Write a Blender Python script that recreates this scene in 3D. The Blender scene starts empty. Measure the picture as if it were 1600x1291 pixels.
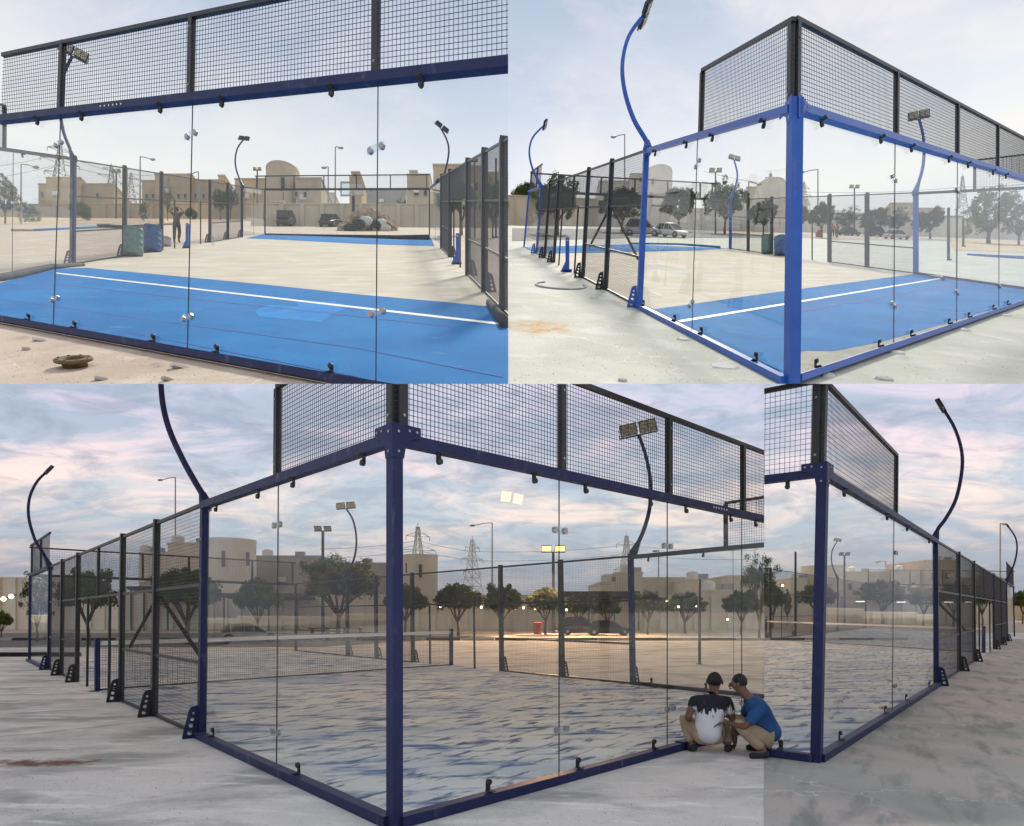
import bpy, bmesh, math, random
from mathutils import Vector, Matrix, Euler
R = random.Random(7)
S = bpy.context.scene
col = S.collection
rad = math.radians

# ------------------------------------------------------------------ camera
F = 1034.0            # focal length in pixels of the 1600 px wide photograph
CH = 1.63             # eye height above the lower yard
HOR = 957.0
cam = bpy.data.cameras.new('camera'); co = bpy.data.objects.new('camera', cam); col.objects.link(co)
co.location = (0, 0, CH); co.rotation_euler = (rad(90), 0, 0)
cam.sensor_width = 36; cam.lens = F / 1600 * 36; cam.shift_y = (HOR - 645.5) / 1600
cam.clip_start = 0.05; cam.clip_end = 3000
S.camera = co
S.render.resolution_x = 1024; S.render.resolution_y = 826
S.render.engine = 'CYCLES'
S.cycles.transparent_max_bounces = 32
S.view_settings.view_transform = 'Standard'; S.view_settings.look = 'None'
S.view_settings.gamma = 1; S.view_settings.use_curve_mapping = False
S.view_settings.exposure = 0.84

# ------------------------------------------------------------------ world + sun
SUN_DIR = Vector((0.16, 0.50, 0.86)).normalized()     # towards the sun
sun_el = math.asin(SUN_DIR.z); sun_az = math.atan2(SUN_DIR.x, SUN_DIR.y)
w = bpy.data.worlds.new('World'); S.world = w; w.use_nodes = True
nt = w.node_tree; nt.nodes.clear()
def N(t, kind, **kw):
    n = t.nodes.new(kind)
    for k, v in kw.items(): setattr(n, k, v)
    return n
def ramp(t, stops, interp='LINEAR'):
    n = t.nodes.new('ShaderNodeValToRGB'); n.color_ramp.interpolation = interp
    e = n.color_ramp.elements
    while len(e) > 1: e.remove(e[-1])
    e[0].position = stops[0][0]; c = stops[0][1]; e[0].color = (*c, 1) if hasattr(c, '__len__') else (c, c, c, 1)
    for p, c in stops[1:]:
        x = e.new(p); x.color = (*c, 1) if hasattr(c, '__len__') else (c, c, c, 1)
    return n
def math_(t, op, a, b=None, clamp=False):
    n = t.nodes.new('ShaderNodeMath'); n.operation = op; n.use_clamp = clamp
    for i, v in enumerate((a, b)):
        if v is None: continue
        if isinstance(v, (int, float)): n.inputs[i].default_value = v
        else: t.links.new(v, n.inputs[i])
    return n.outputs[0]
def mixc(t, fac, a, b, mode='MIX'):
    n = t.nodes.new('ShaderNodeMix'); n.data_type = 'RGBA'; n.blend_type = mode
    for sock, v in ((n.inputs['Factor'], fac), (n.inputs[6], a), (n.inputs[7], b)):
        if isinstance(v, (int, float)): sock.default_value = v
        elif isinstance(v, tuple): sock.default_value = (*v, 1)
        else: t.links.new(v, sock)
    return n.outputs[2]
L = nt.links.new
tc = N(nt, 'ShaderNodeTexCoord'); sep = N(nt, 'ShaderNodeSeparateXYZ'); L(tc.outputs['Generated'], sep.inputs[0])
zc = math_(nt, 'MAXIMUM', sep.outputs[2], 0.0)
den = math_(nt, 'ADD', zc, 0.22)
cx = math_(nt, 'DIVIDE', sep.outputs[0], den); cy = math_(nt, 'DIVIDE', sep.outputs[1], den)
cmb = N(nt, 'ShaderNodeCombineXYZ'); L(cx, cmb.inputs[0]); L(cy, cmb.inputs[1])
def wn(scale, det, sx, sy, rot, dist=0.0, rough=0.5):
    mp = N(nt, 'ShaderNodeMapping'); mp.inputs['Scale'].default_value = (sx, sy, 1); mp.inputs['Rotation'].default_value = (0, 0, rad(rot))
    L(cmb.outputs[0], mp.inputs[0])
    n = N(nt, 'ShaderNodeTexNoise'); n.inputs['Scale'].default_value = scale; n.inputs['Detail'].default_value = det
    n.inputs['Roughness'].default_value = rough; n.inputs['Distortion'].default_value = dist
    L(mp.outputs[0], n.inputs[0]); return n.outputs[0]
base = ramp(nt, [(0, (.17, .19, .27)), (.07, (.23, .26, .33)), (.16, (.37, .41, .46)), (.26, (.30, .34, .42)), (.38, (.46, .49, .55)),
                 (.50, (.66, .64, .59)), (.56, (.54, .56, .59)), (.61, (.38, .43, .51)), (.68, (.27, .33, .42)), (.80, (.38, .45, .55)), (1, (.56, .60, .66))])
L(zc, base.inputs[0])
cl1 = ramp(nt, [(.43, 0.0), (.60, 1.0)]); L(wn(1.5, 10, 1.0, 1.7, 28, 1.0, .62), cl1.inputs[0])
cl2 = ramp(nt, [(.46, 0.0), (.64, 1.0)]); L(wn(4.6, 9, 1.0, 1.35, -28, .8, .6), cl2.inputs[0])
ccol = ramp(nt, [(0, (.22, .23, .29)), (.07, (.40, .33, .34)), (.15, (.80, .60, .50)), (.24, (.66, .52, .56)), (.33, (.52, .47, .57)), (.5, (.68, .65, .60)), (.7, (.50, .48, .51)), (1, (.66, .66, .70))])
L(zc, ccol.inputs[0])
dark = ramp(nt, [(0, (.15, .16, .22)), (.15, (.22, .24, .31)), (.33, (.20, .23, .31)), (.5, (.60, .61, .62)), (.7, (.28, .34, .44)), (1, (.40, .44, .52))])
L(zc, dark.inputs[0])
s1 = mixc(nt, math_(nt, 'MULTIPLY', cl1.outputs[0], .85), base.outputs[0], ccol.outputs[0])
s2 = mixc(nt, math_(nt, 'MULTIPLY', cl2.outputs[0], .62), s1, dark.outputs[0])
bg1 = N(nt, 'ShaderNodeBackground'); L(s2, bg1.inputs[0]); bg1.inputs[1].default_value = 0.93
sky = N(nt, 'ShaderNodeTexSky', sky_type='NISHITA', sun_disc=False)
sky.sun_elevation = sun_el; sky.sun_rotation = sun_az; sky.dust_density = 1.2; sky.air_density = 1.2
bg2 = N(nt, 'ShaderNodeBackground'); L(sky.outputs[0], bg2.inputs[0]); bg2.inputs[1].default_value = 0.06
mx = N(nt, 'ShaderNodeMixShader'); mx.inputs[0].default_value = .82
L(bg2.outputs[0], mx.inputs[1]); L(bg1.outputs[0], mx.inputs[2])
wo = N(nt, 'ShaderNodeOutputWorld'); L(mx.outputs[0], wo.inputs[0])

sl = bpy.data.lights.new('sun', 'SUN'); sl.energy = 2.5; sl.angle = rad(7.0); sl.color = (1, .93, .82)
so = bpy.data.objects.new('sun', sl); col.objects.link(so)
so.rotation_euler = (-SUN_DIR).to_track_quat('-Z', 'Y').to_euler(); so.location = (0, 0, 60)

# ------------------------------------------------------------------ materials
def newmat(name):
    m = bpy.data.materials.new(name); m.use_nodes = True
    t = m.node_tree; t.nodes.clear()
    o = t.nodes.new('ShaderNodeOutputMaterial'); b = t.nodes.new('ShaderNodeBsdfPrincipled')
    t.links.new(b.outputs[0], o.inputs[0]); return m, t, b, o
def tnoise(t, scale, det=6, stretch=(1, 1, 1), rot=0, rough=.55, dist=0):
    c = t.nodes.new('ShaderNodeTexCoord'); mp = t.nodes.new('ShaderNodeMapping')
    mp.vector_type = 'TEXTURE'
    mp.inputs['Rotation'].default_value = (0, 0, rad(rot)); mp.inputs['Scale'].default_value = stretch
    t.links.new(c.outputs['Object'], mp.inputs[0])
    n = t.nodes.new('ShaderNodeTexNoise'); n.inputs['Scale'].default_value = scale; n.inputs['Detail'].default_value = det
    n.inputs['Roughness'].default_value = rough; n.inputs['Distortion'].default_value = dist
    t.links.new(mp.outputs[0], n.inputs[0]); return n.outputs[0]
def surf(name, c1, c2, scale=3, rough=.8, bump=.0, bscale=60, layers=(), metal=0.0, spec=.5, lo=.35, hi=.65, stains=(), stretch=(1, 1, 1), rot=0, cracks=0):
    m, t, b, o = newmat(name)
    r = ramp(t, [(lo, c1), (hi, c2)]); t.links.new(tnoise(t, scale, 8, stretch, rot), r.inputs[0])
    c = r.outputs[0]
    for (lc, ls, l0, l1, amt, lstr, lrot) in layers:
        rr = ramp(t, [(l0, 0.0), (l1, amt)]); t.links.new(tnoise(t, ls, 8, lstr, lrot, .6, .3), rr.inputs[0])
        c = mixc(t, rr.outputs[0], c, lc)
    for (sx, sy, rx, ry, sc, amt) in stains:
        g = t.nodes.new('ShaderNodeNewGeometry'); s = t.nodes.new('ShaderNodeSeparateXYZ'); t.links.new(g.outputs['Position'], s.inputs[0])
        dx = math_(t, 'DIVIDE', math_(t, 'SUBTRACT', s.outputs[0], sx), rx); dy = math_(t, 'DIVIDE', math_(t, 'SUBTRACT', s.outputs[1], sy), ry)
        d = math_(t, 'ADD', math_(t, 'MULTIPLY', dx, dx), math_(t, 'MULTIPLY', dy, dy))
        n = tnoise(t, 4.0, 8, (1, 1, 1), 0, .65)
        v = math_(t, 'SUBTRACT', math_(t, 'MULTIPLY', n, 2.6), math_(t, 'ADD', d, .75), True)
        c = mixc(t, math_(t, 'MULTIPLY', v, amt, True), c, sc)
    if cracks:
        tcx = t.nodes.new('ShaderNodeTexCoord'); vm = t.nodes.new('ShaderNodeVectorMath'); vm.operation = 'ADD'
        nn_ = t.nodes.new('ShaderNodeTexNoise'); nn_.inputs['Scale'].default_value = 1.6; nn_.inputs['Detail'].default_value = 6
        t.links.new(tcx.outputs['Object'], nn_.inputs[0]); t.links.new(tcx.outputs['Object'], vm.inputs[0]); t.links.new(nn_.outputs['Color'], vm.inputs[1])
        vo = t.nodes.new('ShaderNodeTexVoronoi'); vo.feature = 'DISTANCE_TO_EDGE'; vo.inputs['Scale'].default_value = cracks; t.links.new(vm.outputs[0], vo.inputs['Vector'])
        cr_ = ramp(t, [(.0, .55), (.006, .0)]); t.links.new(vo.outputs['Distance'], cr_.inputs[0])
        msk = ramp(t, [(.48, 0.0), (.58, 1.0)]); t.links.new(tnoise(t, .5, 3), msk.inputs[0])
        c = mixc(t, math_(t, 'MULTIPLY', cr_.outputs[0], msk.outputs[0]), c, (.80, .78, .74))
        sp = ramp(t, [(.66, 0.0), (.70, .55)]); t.links.new(tnoise(t, 34, 3), sp.inputs[0]); c = mixc(t, sp.outputs[0], c, (.16, .15, .14))
    t.links.new(c, b.inputs['Base Color'])
    b.inputs['Roughness'].default_value = rough; b.inputs['Metallic'].default_value = metal; b.inputs['Specular IOR Level'].default_value = spec
    if bump:
        bp = t.nodes.new('ShaderNodeBump'); bp.inputs['Strength'].default_value = bump; bp.inputs['Distance'].default_value = .01
        t.links.new(tnoise(t, bscale, 5), bp.inputs['Height']); t.links.new(bp.outputs[0], b.inputs['Normal'])
    return m
def glassmat(name, tint, f0=.016, pw=3.6, dust=.006):
    m, t, b, o = newmat(name); t.nodes.remove(b)
    lw = t.nodes.new('ShaderNodeLayerWeight'); lw.inputs[0].default_value = .5
    p = math_(t, 'POWER', lw.outputs['Facing'], pw); fac = math_(t, 'ADD', math_(t, 'MULTIPLY', p, .27), f0, True)
    tr = t.nodes.new('ShaderNodeBsdfTransparent'); tr.inputs[0].default_value = (*tint, 1)
    gl = t.nodes.new('ShaderNodeBsdfGlossy'); gl.inputs['Roughness'].default_value = .004; gl.inputs[0].default_value = (.95, .97, 1, 1)
    df = t.nodes.new('ShaderNodeBsdfDiffuse'); df.inputs[0].default_value = (.75, .75, .72, 1)
    m1 = t.nodes.new('ShaderNodeMixShader'); m2 = t.nodes.new('ShaderNodeMixShader')
    rr = ramp(t, [(.4, 0.0), (.75, dust * 2.2)]); t.links.new(tnoise(t, 1.6, 6, (1, 1, 2.5)), rr.inputs[0])
    t.links.new(rr.outputs[0], m2.inputs[0])
    t.links.new(tr.outputs[0], m2.inputs[1]); t.links.new(df.outputs[0], m2.inputs[2])
    t.links.new(fac, m1.inputs[0]); t.links.new(m2.outputs[0], m1.inputs[1]); t.links.new(gl.outputs[0], m1.inputs[2])
    t.links.new(m1.outputs[0], o.inputs[0]); return m
def emit(name, c, s):
    m, t, b, o = newmat(name); b.inputs['Base Color'].default_value = (*c, 1)
    b.inputs['Emission Color'].default_value = (*c, 1); b.inputs['Emission Strength'].default_value = s; return m

M = {}
M['glass'] = glassmat('toughened_glass', (.978, .99, .984))
M['blue_steel'] = surf('blue_painted_steel', (.010, .075, .36), (.016, .10, .44), 2.2, .38, .05, 40, spec=.5, layers=(((.30, .30, .32), 7, .58, .80, .35, (1, 1, 3), 0), ((.45, .44, .42), 38, .66, .78, .30, (1, 1, 1), 0)))
M['navy_steel'] = surf('navy_painted_steel', (.009, .015, .066), (.013, .022, .088), 2.2, .5, .05, 40, spec=.3, layers=(((.30, .30, .32), 7, .58, .80, .35, (1, 1, 3), 0), ((.45, .44, .42), 38, .66, .78, .30, (1, 1, 1), 0)))
M['black_steel'] = surf('black_painted_steel', (.012, .014, .016), (.022, .024, .028), 3, .45, .05, 40)
M['reflection_bar_steel'] = surf('matt_reflection_bar_steel', (.02, .021, .022), (.035, .036, .038), 3, .95, spec=.05)
M['wire'] = surf('coated_wire', (.045, .048, .055), (.06, .064, .07), 8, .5)
M['chrome'] = surf('steel_disc', (.28, .28, .28), (.42, .42, .42), 6, .3, metal=.8)
M['acrylic'] = glassmat('clear_plate', (.86, .9, .92), .12)
M['black_rubber'] = surf('black_rubber', (.012, .012, .013), (.03, .03, .03), 6, .6)
M['white_paint'] = surf('white_paint', (.72, .72, .7), (.8, .8, .8), 5, .6)
M['zinc'] = surf('galvanised_steel', (.30, .31, .32), (.42, .43, .44), 5, .5, metal=.3)
M['led'] = surf('led_lens', (.34, .31, .19), (.55, .52, .36), 14, .3, layers=(((.12, .11, .06), 26, .5, .62, .8, (1, 1, 1), 0),))
M['lamp_body'] = surf('lamp_housing', (.03, .035, .06), (.05, .055, .09), 5, .5)
M['tan_wall'] = surf('tan_render', (.50, .385, .24), (.60, .475, .31), .35, .9, .3, 6, layers=(((.33, .27, .2), 1.2, .5, .8, .35, (1, 1, 4), 0),))
M['tan_wall_b'] = surf('beige_render', (.50, .42, .31), (.60, .52, .40), .3, .9, .3, 6, layers=(((.36, .31, .25), 1.0, .5, .8, .35, (1, 1, 4), 0),))
M['cream_wall'] = surf('cream_render', (.66, .60, .49), (.76, .71, .60), .3, .9, .3, 6, layers=(((.44, .39, .32), 1.0, .5, .8, .3, (1, 1, 5), 0),))
M['pale_wall'] = surf('pale_render', (.68, .61, .49), (.80, .73, .61), .3, .9, .3, 6, layers=(((.48, .42, .34), 1.0, .5, .8, .3, (1, 1, 5), 0),))
M['grey_wall'] = surf('grey_render', (.36, .36, .33), (.45, .44, .41), .3, .9, .3, 6)
M['dark_pane'] = surf('dark_window', (.03, .035, .04), (.06, .065, .07), 1, .15)
M['green_door'] = surf('green_paint', (.03, .13, .10), (.05, .18, .14), 3, .5)
M['red_paint'] = surf('red_paint', (.26, .03, .02), (.33, .05, .03), 3, .5)
M['yellow'] = surf('yellow_paint', (.62, .42, .03), (.7, .5, .05), 3, .5)
M['brass'] = surf('rusty_brass', (.11, .075, .04), (.20, .14, .07), 12, .8, .4, 60, metal=.1, layers=(((.16, .08, .03), 9, .5, .7, .6, (1, 1, 1), 0),))
M['asphalt'] = surf('asphalt', (.10, .10, .10), (.15, .145, .14), 1.5, .9, .4, 40)
M['kerb'] = surf('kerb_concrete', (.35, .34, .32), (.45, .44, .41), 1.5, .9)
M['sand'] = surf('sand', (.50, .36, .22), (.62, .47, .31), .6, .95, .5, 12, layers=(((.36, .24, .14), .25, .5, .7, .5, (1, 1, 1), 0),))
M['far_sand'] = surf('pale_sand', (.40, .33, .26), (.52, .43, .33), .4, .95, .5, 12)
M['bark'] = surf('bark', (.09, .06, .04), (.17, .125, .09), 9, .95, .6, 30, stretch=(1, 1, 4))
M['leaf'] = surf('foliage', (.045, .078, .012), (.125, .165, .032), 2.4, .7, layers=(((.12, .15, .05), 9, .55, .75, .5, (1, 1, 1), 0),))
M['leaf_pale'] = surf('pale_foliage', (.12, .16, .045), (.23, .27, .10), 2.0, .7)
M['turf'] = surf('blue_turf', (.002, .150, .41), (.004, .195, .50), .7, .9, .9, 160, spec=.15,
                 layers=(((.02, .26, .60), .6, .50, .72, .5, (1, 2.4, 1), 30), ((.30, .42, .52), 2.6, .62, .78, .35, (1, 1, 1), 0), ((.006, .11, .42), 60, .45, .62, .35, (1, 1, 1), 0)))
M['turf_back'] = surf('turf_backing', (.018, .02, .024), (.05, .05, .055), 4, .85, .4, 60)
M['sanded'] = surf('sanded_turf', (.70, .72, .69), (.84, .84, .79), .8, .95, .5, 120, spec=.15, lo=.3, hi=.7,
                   layers=(((.035, .115, .31), 1.9, .52, .64, .95, (1.9, .62, 1), 8), ((.05, .09, .21), 4.1, .54, .64, .95, (2.2, .6, 1), 52),
                           ((.20, .34, .58), .42, .46, .64, .5, (1.8, 1, 1), 10), ((.72, .72, .69), 2.6, .55, .72, .6, (3, .7, 1), 14)))
M['court_floor'] = surf('screed', (.46, .40, .315), (.55, .49, .385), .6, .9, .35, 50,
                        layers=(((.66, .62, .53), 1.6, .5, .66, .6, (2, .7, 1), 20), ((.34, .30, .24), 7, .60, .72, .35, (1.5, 1, 1), 0), ((.42, .38, .32), .3, .52, .75, .3, (1, 1, 1), 0)))
M['bare_strip'] = surf('bare_strip', (.26, .25, .19), (.36, .34, .26), 3, .9, .4, 60)
M['turf_seam_and_shadow'] = surf('turf_seam_and_shadow', (.008, .08, .33), (.012, .12, .42), 3, .95, .5, 80)
M['white_line'] = M['white_paint']
M['chalk'] = surf('chalk_mark', (.62, .61, .58), (.80, .79, .76), 3, .95, .3, 40)
M['person_skin'] = surf('skin', (.13, .065, .04), (.17, .09, .055), 8, .55)
M['hair'] = surf('hair', (.008, .007, .007), (.02, .018, .016), 30, .7, .6, 90)
M['khaki'] = surf('khaki_cloth', (.30, .23, .15), (.38, .30, .20), 6, .9, .5, 40)
M['dark_cloth'] = surf('dark_cloth', (.015, .015, .02), (.035, .035, .04), 6, .9)
M['brown_cloth'] = surf('brown_cloth', (.07, .04, .03), (.12, .07, .05), 6, .9)
M['blue_cloth'] = surf('blue_cloth', (.01, .06, .19), (.02, .09, .26), 6, .9, .4, 40)
M['orange_cloth'] = surf('orange_cloth', (.5, .13, .04), (.6, .18, .06), 6, .9)
M['silver'] = surf('silver_car_paint', (.33, .335, .34), (.38, .385, .39), 1, .25, metal=.4)
M['white_car'] = surf('white_car_paint', (.66, .66, .66), (.72, .72, .72), 1, .25)
M['dark_car'] = surf('dark_car_paint', (.03, .033, .037), (.045, .048, .052), 1, .2)
M['car_glass'] = surf('car_glass', (.012, .014, .016), (.02, .022, .024), 1, .08)
M['tyre'] = surf('tyre', (.015, .015, .015), (.03, .03, .03), 9, .8)
M['green_barrel'] = surf('green_drum', (.07, .17, .15), (.13, .25, .22), 5, .5, .2, 20, layers=(((.30, .25, .18), 6, .55, .75, .6, (1, 1, 2), 0),))
M['blue_barrel'] = surf('blue_drum', (.02, .08, .22), (.04, .13, .32), 5, .5, .2, 20)
M['carport'] = surf('carport_sheet', (.05, .055, .05), (.09, .095, .09), 2, .7)
M['rubble'] = surf('rubble', (.30, .22, .15), (.46, .36, .26), 4, .95, .6, 20)
M['bag_white'] = surf('woven_bag', (.55, .55, .52), (.66, .66, .62), 4, .85, .5, 30)
M['lit_warm'] = emit('lit_floodlight', (1, .46, .12), 2.6); M['lit_hot'] = emit('hot_floodlight', (1, .36, .08), 22)
M['lit_white'] = emit('lit_wall_lamp', (1, .85, .6), 3); M['tube'] = emit('tube_light', (1, .93, .8), .9)
M['bounce_soffit'] = surf('white_bounce_soffit', (.74, .73, .70), (.8, .79, .76), .5, .9)  # unseen terrace underside, made white to bounce light onto the lower courts
# striped shirt of the crouching man: black yoke breaking into white
def shirt_mat():
    m, t, b, o = newmat('black_white_shirt')
    c = t.nodes.new('ShaderNodeTexCoord'); s = t.nodes.new('ShaderNodeSeparateXYZ'); t.links.new(c.outputs['Object'], s.inputs[0])
    n = tnoise(t, 16, 4, (.6, .6, 3.2), 0, .6)
    v = math_(t, 'ADD', s.outputs[2], math_(t, 'MULTIPLY', math_(t, 'SUBTRACT', n, .5), .42))
    v = math_(t, 'SUBTRACT', v, math_(t, 'MULTIPLY', math_(t, 'ABSOLUTE', s.outputs[0]), .10))
    r = ramp(t, [(.475, (.66, .65, .68)), (.49, (.014, .015, .025))]); t.links.new(v, r.inputs[0])
    t.links.new(r.outputs[0], b.inputs['Base Color']); b.inputs['Roughness'].default_value = .9
    return m
M['bw_shirt'] = shirt_mat()

# ------------------------------------------------------------------ yards: lower flat yard, upper sloping terrace
HU = 1.75; SLOPE = (HOR - 330) / F
RL, RR = -.0156, -.038
LIPK = (HOR - 600) / F                    # inclination of the terrace's front face
def terr(X, Y): return CH - HU + SLOPE * Y + (RL if X < 0 else RR) * X
def G(zone, px, py, lift=0):
    k = (px - 800) / F; e = (HOR - py) / F
    if zone > 2: Y = CH / -e; return Vector((k * Y, Y, lift))
    r = RL if k < 0 else RR
    Y = HU / (SLOPE + r * k - e); return Vector((k * Y, Y, CH + e * Y + lift))
def at(px, py, Y): return Vector(((px - 800) / F * Y, Y, CH + (HOR - py) / F * Y))
SEAM_U = -6 / F; SEAM_L = 394 / F
lipn = Vector((0, -LIPK, 1)).normalized(); ceye = Vector((0, 0, CH))
ZONES = {1: [(Vector((1, -SEAM_U, 0)), ceye), (-lipn, ceye)], 2: [(Vector((-1, SEAM_U, 0)), ceye), (-lipn, ceye)],
         3: [(Vector((1, -SEAM_L, 0)), ceye), (lipn, ceye)], 4: [(Vector((-1, SEAM_L, 0)), ceye), (lipn, ceye)]}

class MB:
    def __init__(s): s.v = []; s.f = []
    def add(s, vs, fs):
        n = len(s.v); s.v += [Vector(v) for v in vs]; s.f += [tuple(i + n for i in f) for f in fs]
    def box8(s, c): s.add(c, [(0, 3, 2, 1), (4, 5, 6, 7), (0, 1, 5, 4), (1, 2, 6, 5), (2, 3, 7, 6), (3, 0, 4, 7)])
    def box(s, c, dx, dy, dz, rz=0):
        m = Matrix.Rotation(rz, 3, 'Z'); c = Vector(c)
        q = [(-dx, -dy), (dx, -dy), (dx, dy), (-dx, dy)]
        s.box8([c + m @ Vector((a / 2, b / 2, -dz / 2)) for a, b in q] + [c + m @ Vector((a / 2, b / 2, dz / 2)) for a, b in q])
    def beam(s, p0, p1, wd, h, caps=True):
        d = p1 - p0; n = Vector((-d.y, d.x, 0))
        if n.length < 1e-6: n = Vector((1, 0, 0))
        n = n.normalized() * wd / 2; z = Vector((0, 0, h / 2))
        c = [p0 - n - z, p0 + n - z, p0 + n + z, p0 - n + z, p1 - n - z, p1 + n - z, p1 + n + z, p1 - n + z]
        fs = [(0, 4, 5, 1), (1, 5, 6, 2), (2, 6, 7, 3), (3, 7, 4, 0)]
        if caps: fs += [(0, 1, 2, 3), (4, 7, 6, 5)]
        s.add(c, fs)
    def post(s, b, t, d, wd, wn, caps=True):
        d = Vector((d.x, d.y, 0)).normalized(); n = Vector((-d.y, d.x, 0)); a = d * wd / 2; e = n * wn / 2
        c = [b - a - e, b + a - e, b + a + e, b - a + e, t - a - e, t + a - e, t + a + e, t - a + e]
        fs = [(0, 1, 5, 4), (1, 2, 6, 5), (2, 3, 7, 6), (3, 0, 4, 7)]
        if caps: fs += [(0, 3, 2, 1), (4, 5, 6, 7)]
        s.add(c, fs)
    def tube(s, pts, r, n=8, caps=True):
        pts = [Vector(p) for p in pts]; rs = r if isinstance(r, (list, tuple)) else [r] * len(pts)
        prev = None; rings = []
        for i, p in enumerate(pts):
            t = (pts[min(i + 1, len(pts) - 1)] - pts[max(i - 1, 0)]).normalized()
            a = Vector((0, 0, 1)) if abs(t.z) < .9 else Vector((1, 0, 0))
            u = (prev - t * prev.dot(t)).normalized() if prev is not None else t.cross(a).normalized()
            prev = u; v = t.cross(u)
            rings.append([p + (u * math.cos(2 * math.pi * k / n) + v * math.sin(2 * math.pi * k / n)) * rs[i] for k in range(n)])
        b = len(s.v); 
        for rg in rings: s.v += rg
        for i in range(len(rings) - 1):
            for k in range(n):
                s.f.append((b + i * n + k, b + i * n + (k + 1) % n, b + (i + 1) * n + (k + 1) % n, b + (i + 1) * n + k))
        if caps:
            s.f.append(tuple(b + k for k in reversed(range(n)))); s.f.append(tuple(b + (len(rings) - 1) * n + k for k in range(n)))
    def lathe(s, prof, c=(0, 0, 0), n=24):
        c = Vector(c); b = len(s.v)
        for r, z in prof:
            for k in range(n):
                a = 2 * math.pi * k / n; s.v.append(c + Vector((r * math.cos(a), r * math.sin(a), z)))
        for i in range(len(prof) - 1):
            for k in range(n):
                s.f.append((b + i * n + k, b + i * n + (k + 1) % n, b + (i + 1) * n + (k + 1) % n, b + (i + 1) * n + k))
    def disc(s, c, nrm, r, th, n=14):
        nrm = Vector(nrm).normalized(); s.tube([Vector(c) - nrm * th / 2, Vector(c) + nrm * th / 2], r, n)
    def ell(s, c, rx, ry, rz, nu=14, nv=9):
        b = len(s.v); c = Vector(c)
        for i in range(nv + 1):
            th = math.pi * i / nv
            for k in range(nu):
                a = 2 * math.pi * k / nu
                s.v.append(c + Vector((rx * math.sin(th) * math.cos(a), ry * math.sin(th) * math.sin(a), rz * math.cos(th))))
        for i in range(nv):
            for k in range(nu):
                s.f.append((b + i * nu + k, b + (i + 1) * nu + k, b + (i + 1) * nu + (k + 1) % nu, b + i * nu + (k + 1) % nu))
    def quadplate(s, c4, nrm, th):
        n = nrm.normalized() * th / 2; s.box8([c - n for c in c4] + [c + n for c in c4])
    def empty(s): return not s.v

def tag(o, label=None, cat=None, group=None, kind=None):
    if label: o['label'] = label
    if cat: o['category'] = cat
    if group: o['group'] = group
    if kind: o['kind'] = kind
    return o
def thing(name, loc, label, cat, group=None):
    o = bpy.data.objects.new(name, None); col.objects.link(o); o.location = loc; o.empty_display_size = .2
    return tag(o, label, cat, group)
ROOTW = {}
def wloc(o):
    v = Vector(o.location)
    p = o.parent
    while p: v += Vector(p.location); p = p.parent
    return v
def part(name, mb, mat, parent=None, zone=None, smooth=False, fix=True):
    """world-space mesh builder -> one object (origin at its parent), trimmed at the yard boundaries"""
    if mb.empty(): return None
    off = wloc(parent) if parent else Vector()
    me = bpy.data.meshes.new(name)
    bm = bmesh.new(); vs = [bm.verts.new(v) for v in mb.v]
    for f in mb.f:
        try: bm.faces.new([vs[i] for i in f])
        except ValueError: pass
    if zone:
        for n, p in ZONES[zone]:
            if any((v.co - p).dot(n) > 1e-5 for v in bm.verts):
                r = bmesh.ops.bisect_plane(bm, geom=bm.verts[:] + bm.edges[:] + bm.faces[:], plane_co=p, plane_no=n, clear_outer=True, dist=1e-6)
                ed = [e for e in r['geom_cut'] if isinstance(e, bmesh.types.BMEdge)]
                if ed and len(ed) < 400:
                    try: bmesh.ops.holes_fill(bm, edges=ed, sides=0)
                    except Exception: pass
        if not bm.faces: bm.free(); return None
    if fix and len(bm.faces) < 20000: bmesh.ops.recalc_face_normals(bm, faces=bm.faces)
    if off.length > 0: bmesh.ops.translate(bm, verts=bm.verts, vec=-off)
    bm.to_mesh(me); bm.free(); me.materials.append(mat)
    if smooth:
        for p in me.polygons: p.use_smooth = True
    o = bpy.data.objects.new(name, me); col.objects.link(o)
    if parent: o.parent = parent
    return o
def inzone(zone, P):
    return all((P - p).dot(n) <= 0 for n, p in ZONES[zone])
def inst(name, me, parent, P, rz=0, zone=None):
    if zone and not inzone(zone, P): return None
    o = bpy.data.objects.new(name, me); col.objects.link(o); o.parent = parent
    o.location = P - wloc(parent); o.rotation_euler = (0, 0, rz); return o
def mesh_of(name, mb, mat, smooth=False):
    me = bpy.data.meshes.new(name); me.from_pydata([tuple(v) for v in mb.v], [], mb.f); me.materials.append(mat)
    bm = bmesh.new(); bm.from_mesh(me); bmesh.ops.recalc_face_normals(bm, faces=bm.faces); bm.to_mesh(me); bm.free()
    if smooth:
        for p in me.polygons: p.use_smooth = True
    me.update(); return me
def copy_tree(o, parent=None):
    c = o.copy(); col.objects.link(c)
    if parent: c.parent = parent
    for ch in o.children: copy_tree(ch, c)
    return c
def sheet(name, zone, pix, lift, mat, kind='structure', parent=None, label=None, cat=None, clip=True):
    mb = MB(); pts = [G(zone, *p, lift) for p in pix]; mb.add(pts, [tuple(range(len(pts)))])
    o = part(name, mb, mat, parent, zone if clip else None, fix=False)
    if o:
        bm = bmesh.new(); bm.from_mesh(o.data)
        for f in bm.faces:
            f.normal_update()
            if f.normal.z < 0: f.normal_flip()
        bm.to_mesh(o.data); bm.free()
        if kind and not parent: o['kind'] = kind
        if label: tag(o, label, cat)
    return o

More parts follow.
